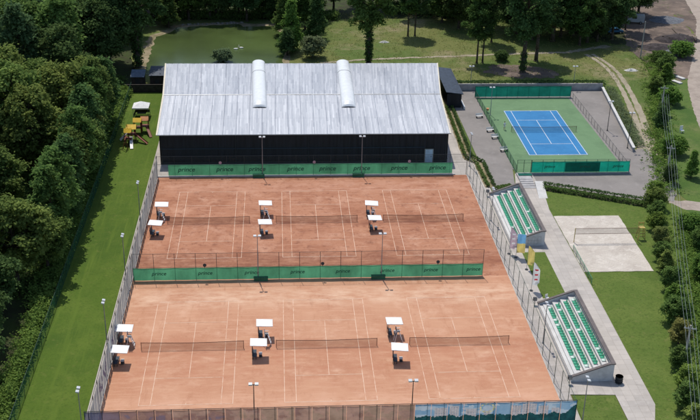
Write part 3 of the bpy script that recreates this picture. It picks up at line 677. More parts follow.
# walls round the asphalt yard
a = MB().box(32.4, 100.25, 0, 64.8, 100.6, 1.5).build('retaining_wall', 'concrete_grey'); tag(a, 'grey retaining wall along the far side of the asphalt yard', 'wall')
WR = thing('retaining_wall', 'grey retaining wall with white coping right of the blue court', 'wall', (0, 0, 0))
a = MB(); a.prism([(64.6, 100.2), (64.95, 100.2), (60.85, 65), (60.5, 65)], 0, .7); a.build('wall', 'concrete_grey', WR)
a = MB(); a.prism([(64.5, 100.2), (65.05, 100.2), (60.95, 64.9), (60.4, 64.9)], .703, .80); a.build('coping', 'concrete_white', WR)

# ------------------------------------------------------------------ grandstands
rnd = random.Random(12)
def grandstand(yc, label, near_grid):
    t = thing('grandstand', label, 'grandstand', (29.5, yc, 0)); hl = 9.0
    s = MB(); tread = [(0, .6, .45), (.6, 1.85, .62), (1.85, 2.9, 1.0), (2.9, 3.95, 1.4), (3.95, 4.95, 1.8)]
    for x0, x1, z in tread: s.box(x0+.002, -hl+.2, 0, x1-.002, hl-.2, z)
    s.build('step', 'concrete_white', t)
    w = MB()
    for y0, y1 in ((-hl, -hl+.2), (hl-.2, hl)):
        vs = [(0, y0, 0), (5.2, y0, 0), (5.2, y0, 2.4), (4.6, y0, 2.35), (0, y0, .6)]; k = 5
        w.add(vs+[(x, y1, z) for x, _, z in vs], [(0, 1, 2, 3, 4), (9, 8, 7, 6, 5)]+[(i, 5+i, 5+(i+1) % 5, (i+1) % 5) for i in range(5)])
    w.box(4.96, -hl+.201, 0, 5.2, hl-.201, 2.4); w.build('side_wall', 'stand_wall', t)
    c = MB()
    for y0, y1 in ((-hl-.08, -hl+.3), (hl-.3, hl+.08)):
        vs = [(-.1, y0, .62), (4.6, y0, 2.37), (4.79, y0, 2.42), (4.79, y0, 2.53), (4.55, y0, 2.5), (-.1, y0, .74)]
        c.add(vs+[(x, y1, z) for x, _, z in vs], [tuple(range(6)), tuple(range(11, 5, -1))]+[(i, 6+i, 6+(i+1) % 6, (i+1) % 6) for i in range(6)])
    c.box(4.8, -hl-.1, 2.41, 5.32, hl+.1, 2.54); c.build('coping', 'brown_coping', t)
    rows = [(1.35, .62), (2.4, 1.0), (3.45, 1.4), (4.45, 1.8)]; ns = 24
    sm = MB(); sm.box(-.17, -.24, .0, .19, .24, .10); sm.add([(.19, -.24, .08), (.19, .24, .08), (.27, .24, .42), (.27, -.24, .42), (.23, -.24, .08), (.23, .24, .08), (.31, .24, .42), (.31, -.24, .42)], [(0, 3, 2, 1), (4, 5, 6, 7), (0, 1, 5, 4), (2, 3, 7, 6), (1, 2, 6, 5), (0, 4, 7, 3)])
    protos = [sm.build('seat', k, t, bevel=0) for k in ('seat_green', 'seat_pale')]
    used = [0, 0]
    for x, z in rows:
        for j in range(ns):
            k = 1 if rnd.random() < .09 else 0
            o = protos[k] if not used[k] else protos[k].copy()
            if used[k]: COL.objects.link(o)
            used[k] = 1; o.location = (x-.15, -7.2+14.7*j/(ns-1), z+.02)
            if k: o['label'] = 'pale seat among the green ones'
    b = MB().box(.05, -hl+.22, .451, .1, hl-.22, .6); b.build('front_rail', 'concrete', t)
    if near_grid:
        g = MB()
        for u in range(5): g.box(2.6+u*.5, -hl-.03, .3, 2.66+u*.5, -hl-.002, 1.5)
        for z in (.3, .9, 1.5): g.box(2.6, -hl-.03, z, 4.7, -hl-.004, z+.05)
        g.build('grille', 'concrete_white', t)
    return t
grandstand(0, 'white grandstand with four rows of green seats nearest the camera', False)
grandstand(36.2, 'white grandstand with green seats beside the ramp and flags', True)
for (x, y), lb in {(29.2, 9.5): 'black speaker box at the far low corner of the near grandstand', (29.3, 45.6): 'black speaker box at the far low corner of the upper grandstand', (29.2, -9.4): 'black speaker box at the near low corner of the near grandstand'}.items():
    s = thing('speaker', lb, 'speaker', (x, y, 0)); MB().tube((0, 0, 0), (0, 0, .7), .05).build('stand', 'dark_metal', s); MB().box(-.25, -.2, .7, .25, .2, 1.15).build('cabinet', 'dark_metal', s, bevel=.03); MB().box(-.2, -.215, .75, .2, -.203, 1.1).build('grille', 'grey_metal', s)
s = thing('waste_barrel', 'black barrel behind the near right corner of the near grandstand', 'barrel', (35.35, -9.4, 0))
MB().tube((0, 0, 0), (0, 0, .95), .42, .46, n=16).build('drum', 'dark_metal', s); b = MB()
for z in (.25, .55, .9): b.tube((0, 0, z), (0, 0, z+.05), .485, n=16)
b.build('hoop', 'tyre', s)

# ramp and steps up to the hard court gate
RS = thing('concrete_steps', 'grey concrete steps below the blue court gate', 'steps', (36.1, 48.6, 0))
s = MB()
for i in range(5): s.box(0, .8*i, 0, 2.3, .8*i+.798 if i < 4 else 6.0, .06+.07*i)
s.build('step', 'concrete_grey', RS)
s = MB().box(.2, 4.6, .345, 2.6, 5.6, .42).build('landing_mat', 'teal_dark_screen', RS)
rp = thing('wheelchair_ramp', 'pale sloping ramp slab beside the grey steps', 'ramp', (38.65, 44.4, 0))
MB().add([(-.75, 0, .02), (.75, 0, .02), (1.35, 6.2, .45), (-.1, 6.2, .45), (-.75, 0, -.02), (.75, 0, -.02), (1.35, 6.2, 0), (-.1, 6.2, 0)], [(0, 1, 2, 3), (0, 4, 5, 1), (1, 5, 6, 2), (2, 6, 7, 3), (3, 7, 4, 0)]).build('slab', 'concrete_white', rp)

# ------------------------------------------------------------------ courtside shelters and umpire chairs
def shelter(loc, label):
    t = thing('shaded_bench', label, 'bench', loc, 0, 'white roofed benches beside the courts')
    MB().add([(-1.05, -.88, 2.06), (1.05, -.88, 1.96), (1.05, .88, 1.96), (-1.05, .88, 2.06), (-1.05, -.88, 2.13), (1.05, -.88, 2.03), (1.05, .88, 2.03), (-1.05, .88, 2.13), (0, 0, 2.2)], [(3, 2, 1, 0), (0, 1, 5, 4), (1, 2, 6, 5), (2, 3, 7, 6), (3, 0, 4, 7), (4, 5, 8), (5, 6, 8), (6, 7, 8), (7, 4, 8)]).build('canopy', 'canopy_white', t)
    for s in (-1, 1): MB().tube((-.8, s*.7, 0), (-.8, s*.7, 2.05), .035, n=6).build('post', 'dark_metal', t)
    MB().box(-.72, -.85, .40, -.28, .85, .46).build('seat', 'dark_blue', t)
    MB().add([(-.76, -.85, .5), (-.7, -.85, .5), (-.8, -.85, 1.15), (-.86, -.85, 1.15), (-.76, .85, .5), (-.7, .85, .5), (-.8, .85, 1.15), (-.86, .85, 1.15)], [(0, 1, 2, 3), (7, 6, 5, 4), (0, 4, 5, 1), (1, 5, 6, 2), (2, 6, 7, 3), (3, 7, 4, 0)]).build('backrest', 'dark_blue', t)
    l = MB()
    for y in (-.7, .7): l.box(-.7, y-.03, 0, -.64, y+.03, .4); l.box(-.36, y-.03, 0, -.3, y+.03, .4)
    l.build('leg', 'dark_metal', t)
    b = MB().box(.02, -.3, .0, .4, .25, .42).build('bag_box', 'banner_dark', t, bevel=.04)
    MB().box(.0, -.32, .425, .42, .27, .47).build('lid', 'concrete_white', b)
    return t
proto_sh = None
SH = [(-25.75, 2.0, 'left', 'front', 'far'), (-25.7, -2.9, 'left', 'front', 'near'), (-7.95, 2.65, 'middle', 'front', 'far'), (-8.65, -1.95, 'middle', 'front', 'near'), (8.9, 2.55, 'right', 'front', 'far'), (8.95, -3.65, 'right', 'front', 'near'),
      (-24.6, 39.2, 'left', 'back', 'far'), (-24.9, 32.5, 'left', 'back', 'near'), (-8.1, 39.3, 'middle', 'back', 'far'), (-8.1, 32.4, 'middle', 'back', 'near'), (9.0, 38.8, 'right', 'back', 'far'), (9.05, 33.4, 'right', 'back', 'near')]
for x, y, a, b, c in SH:
    lb = f'white roofed bench, {c} one of the {a} pair in the {b} court row'
    if proto_sh is None: proto_sh = shelter((x, y, .03), lb)
    else: dup(proto_sh, (x, y, .03), rz=R(random.Random(x+y).uniform(-5, 5)), label=lb)
def umpire(loc, label):
    t = thing('umpire_chair', label, 'umpire chair', loc, 0, 'umpire chairs at the net ends')
    f = MB()
    for y in (-.36, .36):
        f.tube((-.45, y, 0), (-.15, y*.8, 1.6), .035, n=6); f.tube((.65, y, 0), (.15, y*.8, 1.6), .035, n=6)
        f.tube((-.18, y*.8, 1.55), (-.25, y*.8, 2.2), .03, n=6)
    for z, x in ((.35, .53), (.7, .43), (1.05, .32), (1.35, .23)): f.box(x-.04, -.33, z, x+.04, .33, z+.04)
    f.build('ladder_frame', 'white_paint', t)
    MB().box(-.22, -.3, 1.6, .22, .3, 1.66).build('seat', 'dark_blue', t); MB().box(-.27, -.3, 1.75, -.22, .3, 2.2).build('backrest', 'dark_blue', t)
    for s in (-1, 1): MB().box(-.2, s*.33-.03, 1.85, .3, s*.33+.03, 1.9).build('armrest', 'white_paint', t)
    return t
u0 = None
for x, y, a, b in [(-25.0, .75, 'left', 'front'), (-7.7, .7, 'middle', 'front'), (9.2, .8, 'right', 'front'), (-24.6, 37.2, 'left', 'back'), (-8.0, 37.2, 'middle', 'back'), (9.1, 37.1, 'right', 'back')]:
    lb = f'white umpire chair between the {a} pair of benches in the {b} court row'
    if u0 is None: u0 = umpire((x, y, .03), lb)
    else: dup(u0, (x, y, .03), rz=R(random.Random(x-y).uniform(-8, 8)), label=lb)
for x, y, lb in [(8.2, 17.45, 'dark green stand-in box under the middle windscreen, right one'), (-8.6, 17.45, 'dark green stand-in box under the middle windscreen, left one'), (-9.4, 54.2, 'dark green stand-in box under the far windscreen, left one'), (8.0, 54.2, 'dark green stand-in box under the far windscreen, right one')]:
    t = thing('stand_in_box', lb, 'chest', (x, y, .03), 0, 'stand-in boxes under the windscreens'); MB().box(-1.0, -.2, 0, 1.0, .2, .55).build('box', 'stand_in_green', t, bevel=.03); MB().box(-1.03, -.23, .554, 1.03, .22, .62).build('lid', 'stand_in_green', t)  # added boxes standing in for dark rectangles that show through the windscreens
for x, y, z, m_, lb in [(-16, 54.9, 2.6, 'flag_pink', 'small pink round sign above the far windscreen, left'), (.3, 54.9, 2.6, 'flag_pink', 'small pink round sign above the far windscreen, middle'), (17, 54.9, 2.6, 'flag_pink', 'small pink round sign above the far windscreen, right'),
                    (-16.5, 17.85, 2.5, 'banner_dark', 'small dark court sign above the middle windscreen, left'), (.2, 17.85, 2.5, 'banner_dark', 'small dark court sign above the middle windscreen, centre'), (16.8, 17.85, 2.5, 'banner_dark', 'small dark court sign above the middle windscreen, right')]:
    t = thing('court_sign', lb, 'sign', (x, y, 0)); MB().tube((0, -.1, z), (0, -.06, z), .26, n=14).build('plate', m_, t); MB().box(-.03, -.06, z-.5, .03, -.03, z+.2).build('bracket', 'dark_metal', t)

# ------------------------------------------------------------------ light poles
def light_pole(loc, h, label, rz=0, m_='grey_metal', name='floodlight_pole'):
    t = thing(name, label, 'light pole', loc, rz, 'floodlight poles round the courts')
    MB().tube((0, 0, 0), (0, 0, h), .075, .045, n=8).build('pole', m_, t)
    MB().tube((0, 0, 0), (0, 0, .12), .16, n=8).build('base_plate', m_, t)
    MB().box(-.5, -.035, h-.05, .5, .035, h+.03).build('crossarm', m_, t)
    for s in (-1, 1):
        hd = MB(); hd.add([(s*.40-.24, -.22, h-.02), (s*.40+.24, -.22, h-.02), (s*.40+.24, .2, h+.08), (s*.40-.24, .2, h+.08), (s*.40-.24, -.22, h+.14), (s*.40+.24, -.22, h+.14), (s*.40+.24, .2, h+.22), (s*.40-.24, .2, h+.22)], [(3, 2, 1, 0), (4, 5, 6, 7), (0, 1, 5, 4), (1, 2, 6, 5), (2, 3, 7, 6), (3, 0, 4, 7)])
        hd.v = [(x*.85, y*.85, h+(z-h)*.85) for x, y, z in hd.v]; hd.build('lamp_head', 'lamp_glass', t)
    return t
PL = [(-8.7, 54.75, 7.3, 'left of the two light poles in front of the hall', 0, 'grey_metal'), (8.6, 54.75, 7.3, 'right of the two light poles in front of the hall', 0, 'grey_metal'),
      (-9.0, 17.7, 7.0, 'left of the two light poles at the middle windscreen', 0, 'grey_metal'), (8.65, 17.7, 7.1, 'right of the two light poles at the middle windscreen', 0, 'grey_metal'),
      (-8.9, -18.05, 6.9, 'left light pole behind the see through front screens', 0, 'dark_metal'), (8.7, -18.05, 6.9, 'light pole at the left end of the blue mural', 0, 'dark_metal'),
      (-27.75, -18.5, 7.0, 'grey light pole on the left lawn at the front court corner', 1.57, 'grey_metal'), (-27.75, .2, 7.0, 'grey light pole on the left lawn level with the front nets', 1.57, 'grey_metal'), (-27.75, 18.4, 7.0, 'grey light pole on the left lawn level with the middle windscreen', 1.57, 'grey_metal'), (-27.75, 36.6, 7.0, 'grey light pole on the left lawn level with the back nets', 1.57, 'grey_metal'),
      (28.1, -.2, 5.8, 'grey light pole beside the near grandstand', 1.57, 'grey_metal'), (28.2, -18.6, 7.0, 'grey light pole on the grass below the near grandstand', 1.57, 'grey_metal'), (28.1, 36.0, 5.6, 'grey light pole beside the upper grandstand', 1.57, 'grey_metal'), (28.4, 58.5, 6.2, 'grey light pole beside the hedge at the right hall corner', 1.57, 'grey_metal'),
      (35.9, 101.5, 5.0, 'light pole behind the far left corner of the blue court', 0, 'grey_metal'), (58.6, 101.3, 5.0, 'light pole behind the far right corner of the blue court', 0, 'grey_metal'), (37.2, 85.0, 5.8, 'light pole inside the left edge of the blue court', 0, 'grey_metal'), (58.8, 75.8, 6.0, 'dark light pole on the asphalt right of the blue court, far one', 0, 'dark_metal'), (60.0, 66.6, 7.0, 'dark light pole on the asphalt right of the blue court, near one', 0, 'dark_metal')]
for x, y, h, lb, rz, m_ in PL: light_pole((x, y, .0), h, lb, rz, m_)

# ------------------------------------------------------------------ feather flags
def flag(loc, h, label, mats, kind):
    t = thing('feather_flag', label, 'flag', loc, 0, 'feather flags beside the upper court')
    MB().tube((0, 0, 0), (0, 0, h), .03, .015, n=6).build('pole', 'grey_metal', t)
    MB().tube((0, 0, 0), (0, 0, .08), .25, n=10).build('base', 'dark_metal', t)
    c = MB(); n = 14
    for i in range(n):
        t0, t1 = i/n, (i+1)/n
        def row(tt):
            z = h-.05-(h*.78)*tt
            wd = (.25+.75*min(1, tt*3.2)) if kind == 'feather' else 1.0
            if kind == 'feather' and tt > .9: wd *= .75
            W = 1.0 if kind == 'feather' else 1.25
            return z, W*wd
        z0, w0 = row(t0); z1, w1 = row(t1)
        for u in range(4):
            def pt(k, z, wd, tt): return (.03+wd*k/4, .08*math.sin(k*1.6+tt*5), z-.04*k*(1 if kind == 'feather' else .6))
            mi = (0 if t0 < .5 else 1) if kind == 'split' else (1 if (kind == 'feather' and u in (1, 2) and i % 3 == 1 and 2 < i < 12) else 0)
            c.quad(pt(u, z1, w1, t1), pt(u+1, z1, w1, t1), pt(u+1, z0, w0, t0), pt(u, z0, w0, t0), mi)
    c.build('cloth', mats, t, smooth=True)
flag((28.7, 24.6, 0), 4.6, 'white and pink feather flag left of the blue and yellow flag', ['flag_pink', 'banner_white'], 'feather')
flag((29.5, 23.4, 0), 4.0, 'blue over yellow flag on a thin pole by the grandstand', ['flag_blue', 'flag_yellow'], 'split')
flag((30.3, 19.6, 0), 4.0, 'yellow feather flag between the blue and yellow flag and the red one', ['flag_yellow', 'flag_yellow'], 'feather')
flag((29.6, 13.4, 0), 4.6, 'white feather flag with red print nearest the near grandstand', ['banner_white', 'flag_red'], 'feather')
t = thing('folding_chair', 'small white folding chair on the grass behind the near grandstand', 'chair', (31.2, 10.6, 0.03), .4)
MB().box(-.22, -.22, .42, .22, .22, .46).build('seat', 'white_paint', t); MB().box(-.22, .2, .5, .22, .24, .9).build('backrest', 'white_paint', t)
for sx in (-1, 1):
    for sy in (-1, 1): MB().tube((sx*.2, sy*.2, 0), (sx*.2, sy*.2, .42), .02, n=5).build('leg', 'grey_metal', t)

# ------------------------------------------------------------------ volleyball
VN = thing('volleyball_net', 'dark volleyball net strung across the pale sand court', 'net', (39.6, 28.1, 0))
for x in (0, 10.1): MB().tube((x, 0, 0), (x, 0, 2.45), .06, n=8).build('net_post', 'yellow_paint', VN)
MB().quad((.05, 0, 1.45), (10.05, 0, 1.45), (10.05, 0, 2.38), (.05, 0, 2.38)).build('netting', mk('volley_net', (.10, .07, .06), .9, var=.1, alpha=.28), VN)
v = MB()
for z in (1.45, 2.38): v.box(.05, -.02, z-.025, 10.05, .02, z+.025)
v.build('tape', 'net_tape', VN)
JC = thing('referee_stand', 'yellow wooden referee stand at the right side of the sand court', 'stand', (50.45, 29.2, 0))
f = MB()
for sx in (-1, 1):
    for sy in (-1, 1): f.tube((sx*.6, sy*.5, 0), (sx*.36, sy*.3, 1.9), .06, n=6)
for z in (.5, .95, 1.4): f.box(-.6+.1*z, -.52+.1*z, z, .6-.1*z, -.44+.1*z, z+.09)
f.build('leg_frame', 'yellow_paint', JC); MB().box(-.45, -.4, 1.9, .45, .4, 1.98).build('platform', 'yellow_paint', JC); b = MB(); b.box(-.45, .36, 1.985, -.37, .44, 2.7); b.box(.37, .36, 1.985, .45, .44, 2.7); b.box(-.37, .37, 2.4, .37, .43, 2.6); b.build('backrest', 'yellow_paint', JC)
fence('barrier_rail', 'low green barrier along the path beside the sand court', (38.75, 25.4), (38.75, 15.0), .95, 2.1, link='chain_link_green', post='seat_green', cat='barrier')
for i, (x, y, lb) in enumerate([(33.6, 83.5, 'farthest'), (34.3, 75.6, 'second farthest'), (34.6, 72, 'third farthest'), (35.0, 65.5, 'nearest')]):
    t = thing('slatted_bench', f'{lb} pale bench on the asphalt left of the blue court', 'bench', (x+1.1, y, 0), .25, 'pale benches along the blue court fence')
    b = MB()
    for k in range(3): b.box(-.75, -.25+.17*k, .42, .75, -.11+.17*k, .46)
    b.build('seat', 'white_paint', t); MB().box(-.75, .28, .55, .75, .31, .85).build('backrest', 'white_paint', t)
    for s in (-1, 1): MB().box(s*.6-.04, -.22, 0, s*.6+.04, .28, .415).build('leg', 'dark_metal', t)

# ------------------------------------------------------------------ person on the blue court
PT = thing('person', 'person in white shirt and shorts standing left on the green surround', 'person', (38.4, 76.6, .0), .5)
def person():
    J = {'pel': (0, 0, .95, .13), 'wai': (0, 0, 1.1, .12), 'che': (0, -.02, 1.3, .15), 'nec': (0, 0, 1.47, .06), 'chin': (0, -.02, 1.55, .075), 'head': (0, -.02, 1.66, .095), 'top': (0, 0, 1.74, .06), 'nose': (0, -.11, 1.62, .015)}
    E = [('pel', 'wai'), ('wai', 'che'), ('che', 'nec'), ('nec', 'chin'), ('chin', 'head'), ('head', 'top'), ('head', 'nose')]
    for s, nm in ((-1, 'l'), (1, 'r')):
        J.update({nm+'hip': (s*.1, 0, .88, .1), nm+'kne': (s*.13, -.03 if s > 0 else .02, .5, .065), nm+'ank': (s*.15, .02, .09, .042), nm+'toe': (s*.17, -.15, .04, .035),
                  nm+'sho': (s*.19, 0, 1.41, .065), nm+'elb': (s*.27, .03, 1.14, .045), nm+'wri': (s*.25, -.16, .96, .03), nm+'pal': (s*.25, -.24, .92, .032)})
        E += [('pel', nm+'hip'), (nm+'hip', nm+'kne'), (nm+'kne', nm+'ank'), (nm+'ank', nm+'toe'), ('che', nm+'sho'), (nm+'sho', nm+'elb'), (nm+'elb', nm+'wri'), (nm+'wri', nm+'pal')]
        for k in range(5):
            J[nm+'f%d' % k] = (s*.25+(k-1.8)*.021 if k < 4 else s*.25-s*.05, -.31+.006*abs(k-1.5) if k < 4 else -.25, .885 if k < 4 else .90, .009); E.append((nm+'pal' if k < 4 else nm+'wri', nm+'f%d' % k))
    keys = list(J); me = bpy.data.meshes.new('body'); me.from_pydata([J[k][:3] for k in keys], [(keys.index(a), keys.index(b)) for a, b in E], [])
    o = bpy.data.objects.new('body', me); COL.objects.link(o); o.modifiers.new('skin', 'SKIN')
    for i, k in enumerate(keys): me.skin_vertices[0].data[i].radius = (J[k][3],)*2; me.skin_vertices[0].data[i].use_root = (k == 'pel')
    sb = o.modifiers.new('sub', 'SUBSURF'); sb.levels = 1; sb.render_levels = 1
    bpy.context.view_layer.update()
    m2 = bpy.data.meshes.new_from_object(o.evaluated_get(bpy.context.evaluated_depsgraph_get())); m2.name = 'body'
    bpy.data.objects.remove(o)
    for k in ('skin', 'shirt_white'): m2.materials.append(MT[k])
    for p in m2.polygons:
        c = p.center; p.material_index = 1 if (.62 < c.z < 1.45 and not (abs(c.x) > .22 and c.z < 1.22)) or c.z < .07 else 0
        p.use_smooth = True
    o = bpy.data.objects.new('body', m2); COL.objects.link(o); o.parent = PT
    h = MB(); rng = []
    for i in range(6):
        a = i/5*math.pi*.55; rng.append([(.108*math.sin(a)*math.cos(b), .01+.115*math.sin(a)*math.sin(b), 1.66+.125*math.cos(a)) for b in np.linspace(0, 2*math.pi, 13)[:-1]])
    for p, q in zip(rng, rng[1:]): h.add(p+q, [(j, (j+1) % 12, 12+(j+1) % 12, 12+j) for j in range(12)])
    h.build('hair', 'hair', PT, smooth=True)
person()
t = thing('ball_basket', 'small orange ball basket near the far left of the blue court', 'basket', (36.9, 86.5, 0))
MB().tube((0, 0, .45), (0, 0, .9), .22, .3, n=10).build('bin', 'orange_roof', t)
for k in range(3): a = k*2.1; MB().tube((.3*math.cos(a), .3*math.sin(a), 0), (.16*math.cos(a), .16*math.sin(a), .46), .02, n=5).build('leg', 'dark_metal', t)

# ------------------------------------------------------------------ playground and sheds, left of the hall
GZ = thing('gazebo', 'white roofed garden gazebo on the lawn left of the hall', 'gazebo', (-33.0, 85.2, 0))
MB().add([(-1.6, -1.6, 2.3), (1.6, -1.6, 2.3), (1.6, 1.6, 2.3), (-1.6, 1.6, 2.3), (0, 0, 3.2), (-1.6, -1.6, 2.1), (1.6, -1.6, 2.1), (1.6, 1.6, 2.1), (-1.6, 1.6, 2.1)], [(0, 1, 4), (1, 2, 4), (2, 3, 4), (3, 0, 4), (0, 5, 6, 1), (1, 6, 7, 2), (2, 7, 8, 3), (3, 8, 5, 0)]).build('canopy', 'canopy_white', GZ)
for sx in (-1, 1):
    for sy in (-1, 1): MB().tube((sx*1.45, sy*1.45, 0), (sx*1.45, sy*1.45, 2.2), .05, n=6).build('post', 'grey_metal', GZ)
b = MB(); b.box(-1.4, 1.3, .4, 1.4, 1.4, 1.0); b.box(-1.4, -1.4, .4, -1.3, 1.3, 1.0); b.build('railing', 'dark_wood', GZ); MB().box(-.9, -.4, .68, .9, .4, .75).build('table', 'dark_wood', GZ)
PG = thing('play_tower', 'wooden playground set with yellow roofs and slides on the lawn', 'playground', (-32.9, 71.8, 0))
def ptower(x, y, roofm, rw):
    f = MB()
    for sx in (-1, 1):
        for sy in (-1, 1): f.tube((x+sx*.65, y+sy*.65, 0), (x+sx*.65, y+sy*.65, 2.5), .07, n=6)
    f.box(x-.7, y-.7, 1.1, x+.7, y+.7, 1.2); f.build('tower_frame', 'red_brown', PG)
    MB().add([(x-rw, y-rw, 2.4), (x+rw, y-rw, 2.4), (x+rw, y+rw, 2.4), (x-rw, y+rw, 2.4), (x-rw, y, 3.05), (x+rw, y, 3.05)], [(0, 1, 5, 4), (2, 3, 4, 5), (1, 2, 5), (3, 0, 4)]).build('tower_roof', roofm, PG)
ptower(-.5, .9, 'yellow_roof', .95); ptower(.2, 4.4, 'yellow_roof', .8); ptower(1.5, 5.2, 'orange_roof', .75); ptower(-.9, -1.2, 'yellow_roof', .7)
def slide(p, q, m_):
    p, q = Vector(p), Vector(q); d = (q-p).normalized(); sd_ = Vector((-d.y, d.x, 0)).normalized()*.28; s = MB(); u = Vector((0, 0, .18))
    s.quad(p-sd_, q-sd_, q+sd_, p+sd_); s.quad(p-sd_, p-sd_+u, q-sd_+u, q-sd_); s.quad(p+sd_, q+sd_, q+sd_+u, p+sd_+u); s.build('slide', m_, PG)
slide((-.4, -.9, 1.3), (.0, -4.0, .12), 'white_paint'); slide((1.9, 4.4, 1.3), (2.9, 1.8, .12), 'red_brown'); slide((.2, .4, 1.3), (2.6, -1.6, .12), 'red_brown'); slide((-1.3, 1, 1.3), (-2.6, .2, .12), 'skylight')
b = MB()
for y in (-4.4, -3.6): b.tube((-1.6, y, 0), (-1.1, y, 2.0), .06, n=6); b.tube((-.6, y, 0), (-1.1, y, 2.0), .06, n=6)
b.tube((-1.1, -4.5, 2.0), (-1.1, -1.2, 2.0), .07, n=6); b.build('swing_beam', 'red_brown', PG)
for x, y, ww, dd, h, m_, lb in [(-35.8, 104.5, 2.6, 3.0, 2.3, 'shed_pale', 'small shed with pale blue roof left of the dark shed'), (-31.6, 104.6, 3.0, 4.6, 2.8, 'shed_roof', 'dark shed with near black roof behind the left hall corner')]:
    t = thing('garden_shed', lb, 'shed', (x, y, 0)); MB().box(-ww/2, -dd/2, 0, ww/2, dd/2, h).build('wall', 'dark_wood', t)
    MB().add([(-ww/2-.2, -dd/2-.2, h+.02), (ww/2+.2, -dd/2-.2, h+.02), (ww/2+.2, dd/2+.2, h+.6), (-ww/2-.2, dd/2+.2, h+.6), (-ww/2-.2, -dd/2-.2, h+.14), (ww/2+.2, -dd/2-.2, h+.14), (ww/2+.2, dd/2+.2, h+.72), (-ww/2-.2, dd/2+.2, h+.72)], [(4, 5, 6, 7), (3, 2, 1, 0), (0, 1, 5, 4), (1, 2, 6, 5), (2, 3, 7, 6), (3, 0, 4, 7)]).build('roof', m_, t)
    MB().box(-.45, -dd/2-.03, .05, .45, -dd/2-.003, 2.0).build('door', 'dark_metal', t)
a = MB(); a.box(-38.2, 99.9, 0, -28.9, 100.1, 1.7); o = a.build('board_fence', 'dark_wood'); tag(o, 'dark board fence closing the lawn in front of the sheds', 'fence')

# ------------------------------------------------------------------ pond birds
def bird(loc, rz, label):
    t = thing('swan', label, 'bird', loc, rz, 'white birds on the pond')
    b = MB(); rings = []
    prof = [(-.62, .02, .30), (-.45, .16, .22), (-.15, .26, .20), (.2, .24, .19), (.42, .12, .24), (.50, .075, .40), (.47, .06, .58), (.52, .06, .72), (.62, .07, .78), (.70, .03, .77)]
    for x, r, z in prof: rings.append([(x, r*math.cos(a), z+r*.75*math.sin(a)) for a in np.linspace(0, 2*math.pi, 11)[:-1]])
    for p, q in zip(rings, rings[1:]): b.add(p+q, [(j, (j+1) % 10, 10+(j+1) % 10, 10+j) for j in range(10)])
    b.add(rings[0], [tuple(range(9, -1, -1))]); b.build('body', 'bird_white', t, smooth=True)
    MB().tube((.68, 0, .77), (.82, 0, .74), .03, .01, n=6).build('beak', 'beak', t)
bird((-15.8, 131.3, -.12), .2, 'larger white swan on the green pond, left of the other'); o = bird((-14.6, 132.2, -.12), 2.8, 'smaller white swan on the green pond, right of the other')
# stones on the far bank
rnd = random.Random(4)
for i in range(16):
    x = -30+i*1.0+rnd.uniform(-.3, .3); y = 154.0+.09*(x+20)+rnd.uniform(-.3, .5); s = rnd.uniform(.3, .6); b = MB(); vs = []
    for k in range(3):
        for j in range(7): a = j*.9; rr = s*(1, .85, .4)[k]*rnd.uniform(.8, 1.15); vs.append((rr*math.cos(a), rr*math.sin(a)*.8, (0, .45, .8)[k]*s))
    b.add(vs, [(k*7+j, k*7+(j+1) % 7, k*7+7+(j+1) % 7, k*7+7+j) for k in range(2) for j in range(7)]+[tuple(range(14, 21))])
    o = b.build('boulder', 'rock', loc=(x, y, -.06)); tag(o, 'pale grey boulder in the line along the far pond bank', 'boulder', 'boulders along the far pond bank')

# ------------------------------------------------------------------ far yard: vans, heaps
def van(loc, rz, label, win):
    t = thing('parked_van', label, 'van', loc, rz, 'vans parked under the trees')
    pts = [(-2.4, .45), (2.2, .45), (2.45, .9), (2.3, 1.2), (1.6, 1.35), (1.1, 2.2), (.7, 2.35), (-2.3, 2.35), (-2.45, 2.1)]; b = MB(); n = len(pts)
    b.add([(x, -.95, z) for x, z in pts]+[(x, .95, z) for x, z in pts], [tuple(range(n)), tuple(range(2*n-1, n-1, -1))]+[(i, n+i, n+(i+1) % n, (i+1) % n) for i in range(n)]); b.build('body', 'van_white', t, bevel=.08)
    g = MB(); g.quad((1.15, -.8, 2.12), (1.62, -.8, 1.39), (1.62, .8, 1.39), (1.15, .8, 2.12)); g.v = [(x+.03, y, z+.02) for x, y, z in g.v]; g.build('windscreen', 'van_glass', t)
    if win:
        for s in (-1, 1): MB().box(-.4, s*.97-.01, 1.4, .8, s*.97+.01, 2.05).build('window', 'van_glass', t)
    for x in (-1.5, 1.5):
        for s in (-1, 1):
            wh = MB().tube((x, s*.75, .36), (x, s*.99, .36), .36, n=14).build('wheel', 'tyre', t); MB().tube((x, s*.985, .36), (x, s*1.0, .36), .2, n=10).build('rim', 'grey_metal', wh)
van((82.6, 153.5, 0), .15, 'pale white van under the dark trees, left of the other van', False); van((89.3, 155.0, 0), 2.9, 'white van with dark side windows, right of the other van', True)
t = thing('parked_car', 'dark blue car in the shade below the white vans', 'car', (81, 145.5, 0), .1)
pts = [(-2.1, .35), (2.1, .35), (2.15, .75), (1.2, .9), (.6, 1.4), (-1.0, 1.42), (-1.7, .95), (-2.15, .85)]; n = 8; b = MB(); b.add([(x, -.85, z) for x, z in pts]+[(x, .85, z) for x, z in pts], [tuple(range(n)), tuple(range(2*n-1, n-1, -1))]+[(i, n+i, n+(i+1) % n, (i+1) % n) for i in range(n)]); b.build('body', 'blue_car', t, bevel=.06)
for s in (-1, 1): MB().add([(.95, s*.865, .95), (.55, s*.865, 1.32), (-.95, s*.865, 1.34), (-1.4, s*.865, .98)], [(0, 1, 2, 3)]).build('window', 'van_glass', t)
for x in (-1.3, 1.3):
    for s in (-1, 1):
        wh = MB().tube((x, s*.68, .32), (x, s*.88, .32), .32, n=14).build('wheel', 'tyre', t); MB().tube((x, s*.875, .32), (x, s*.89, .32), .18, n=10).build('rim', 'grey_metal', wh)
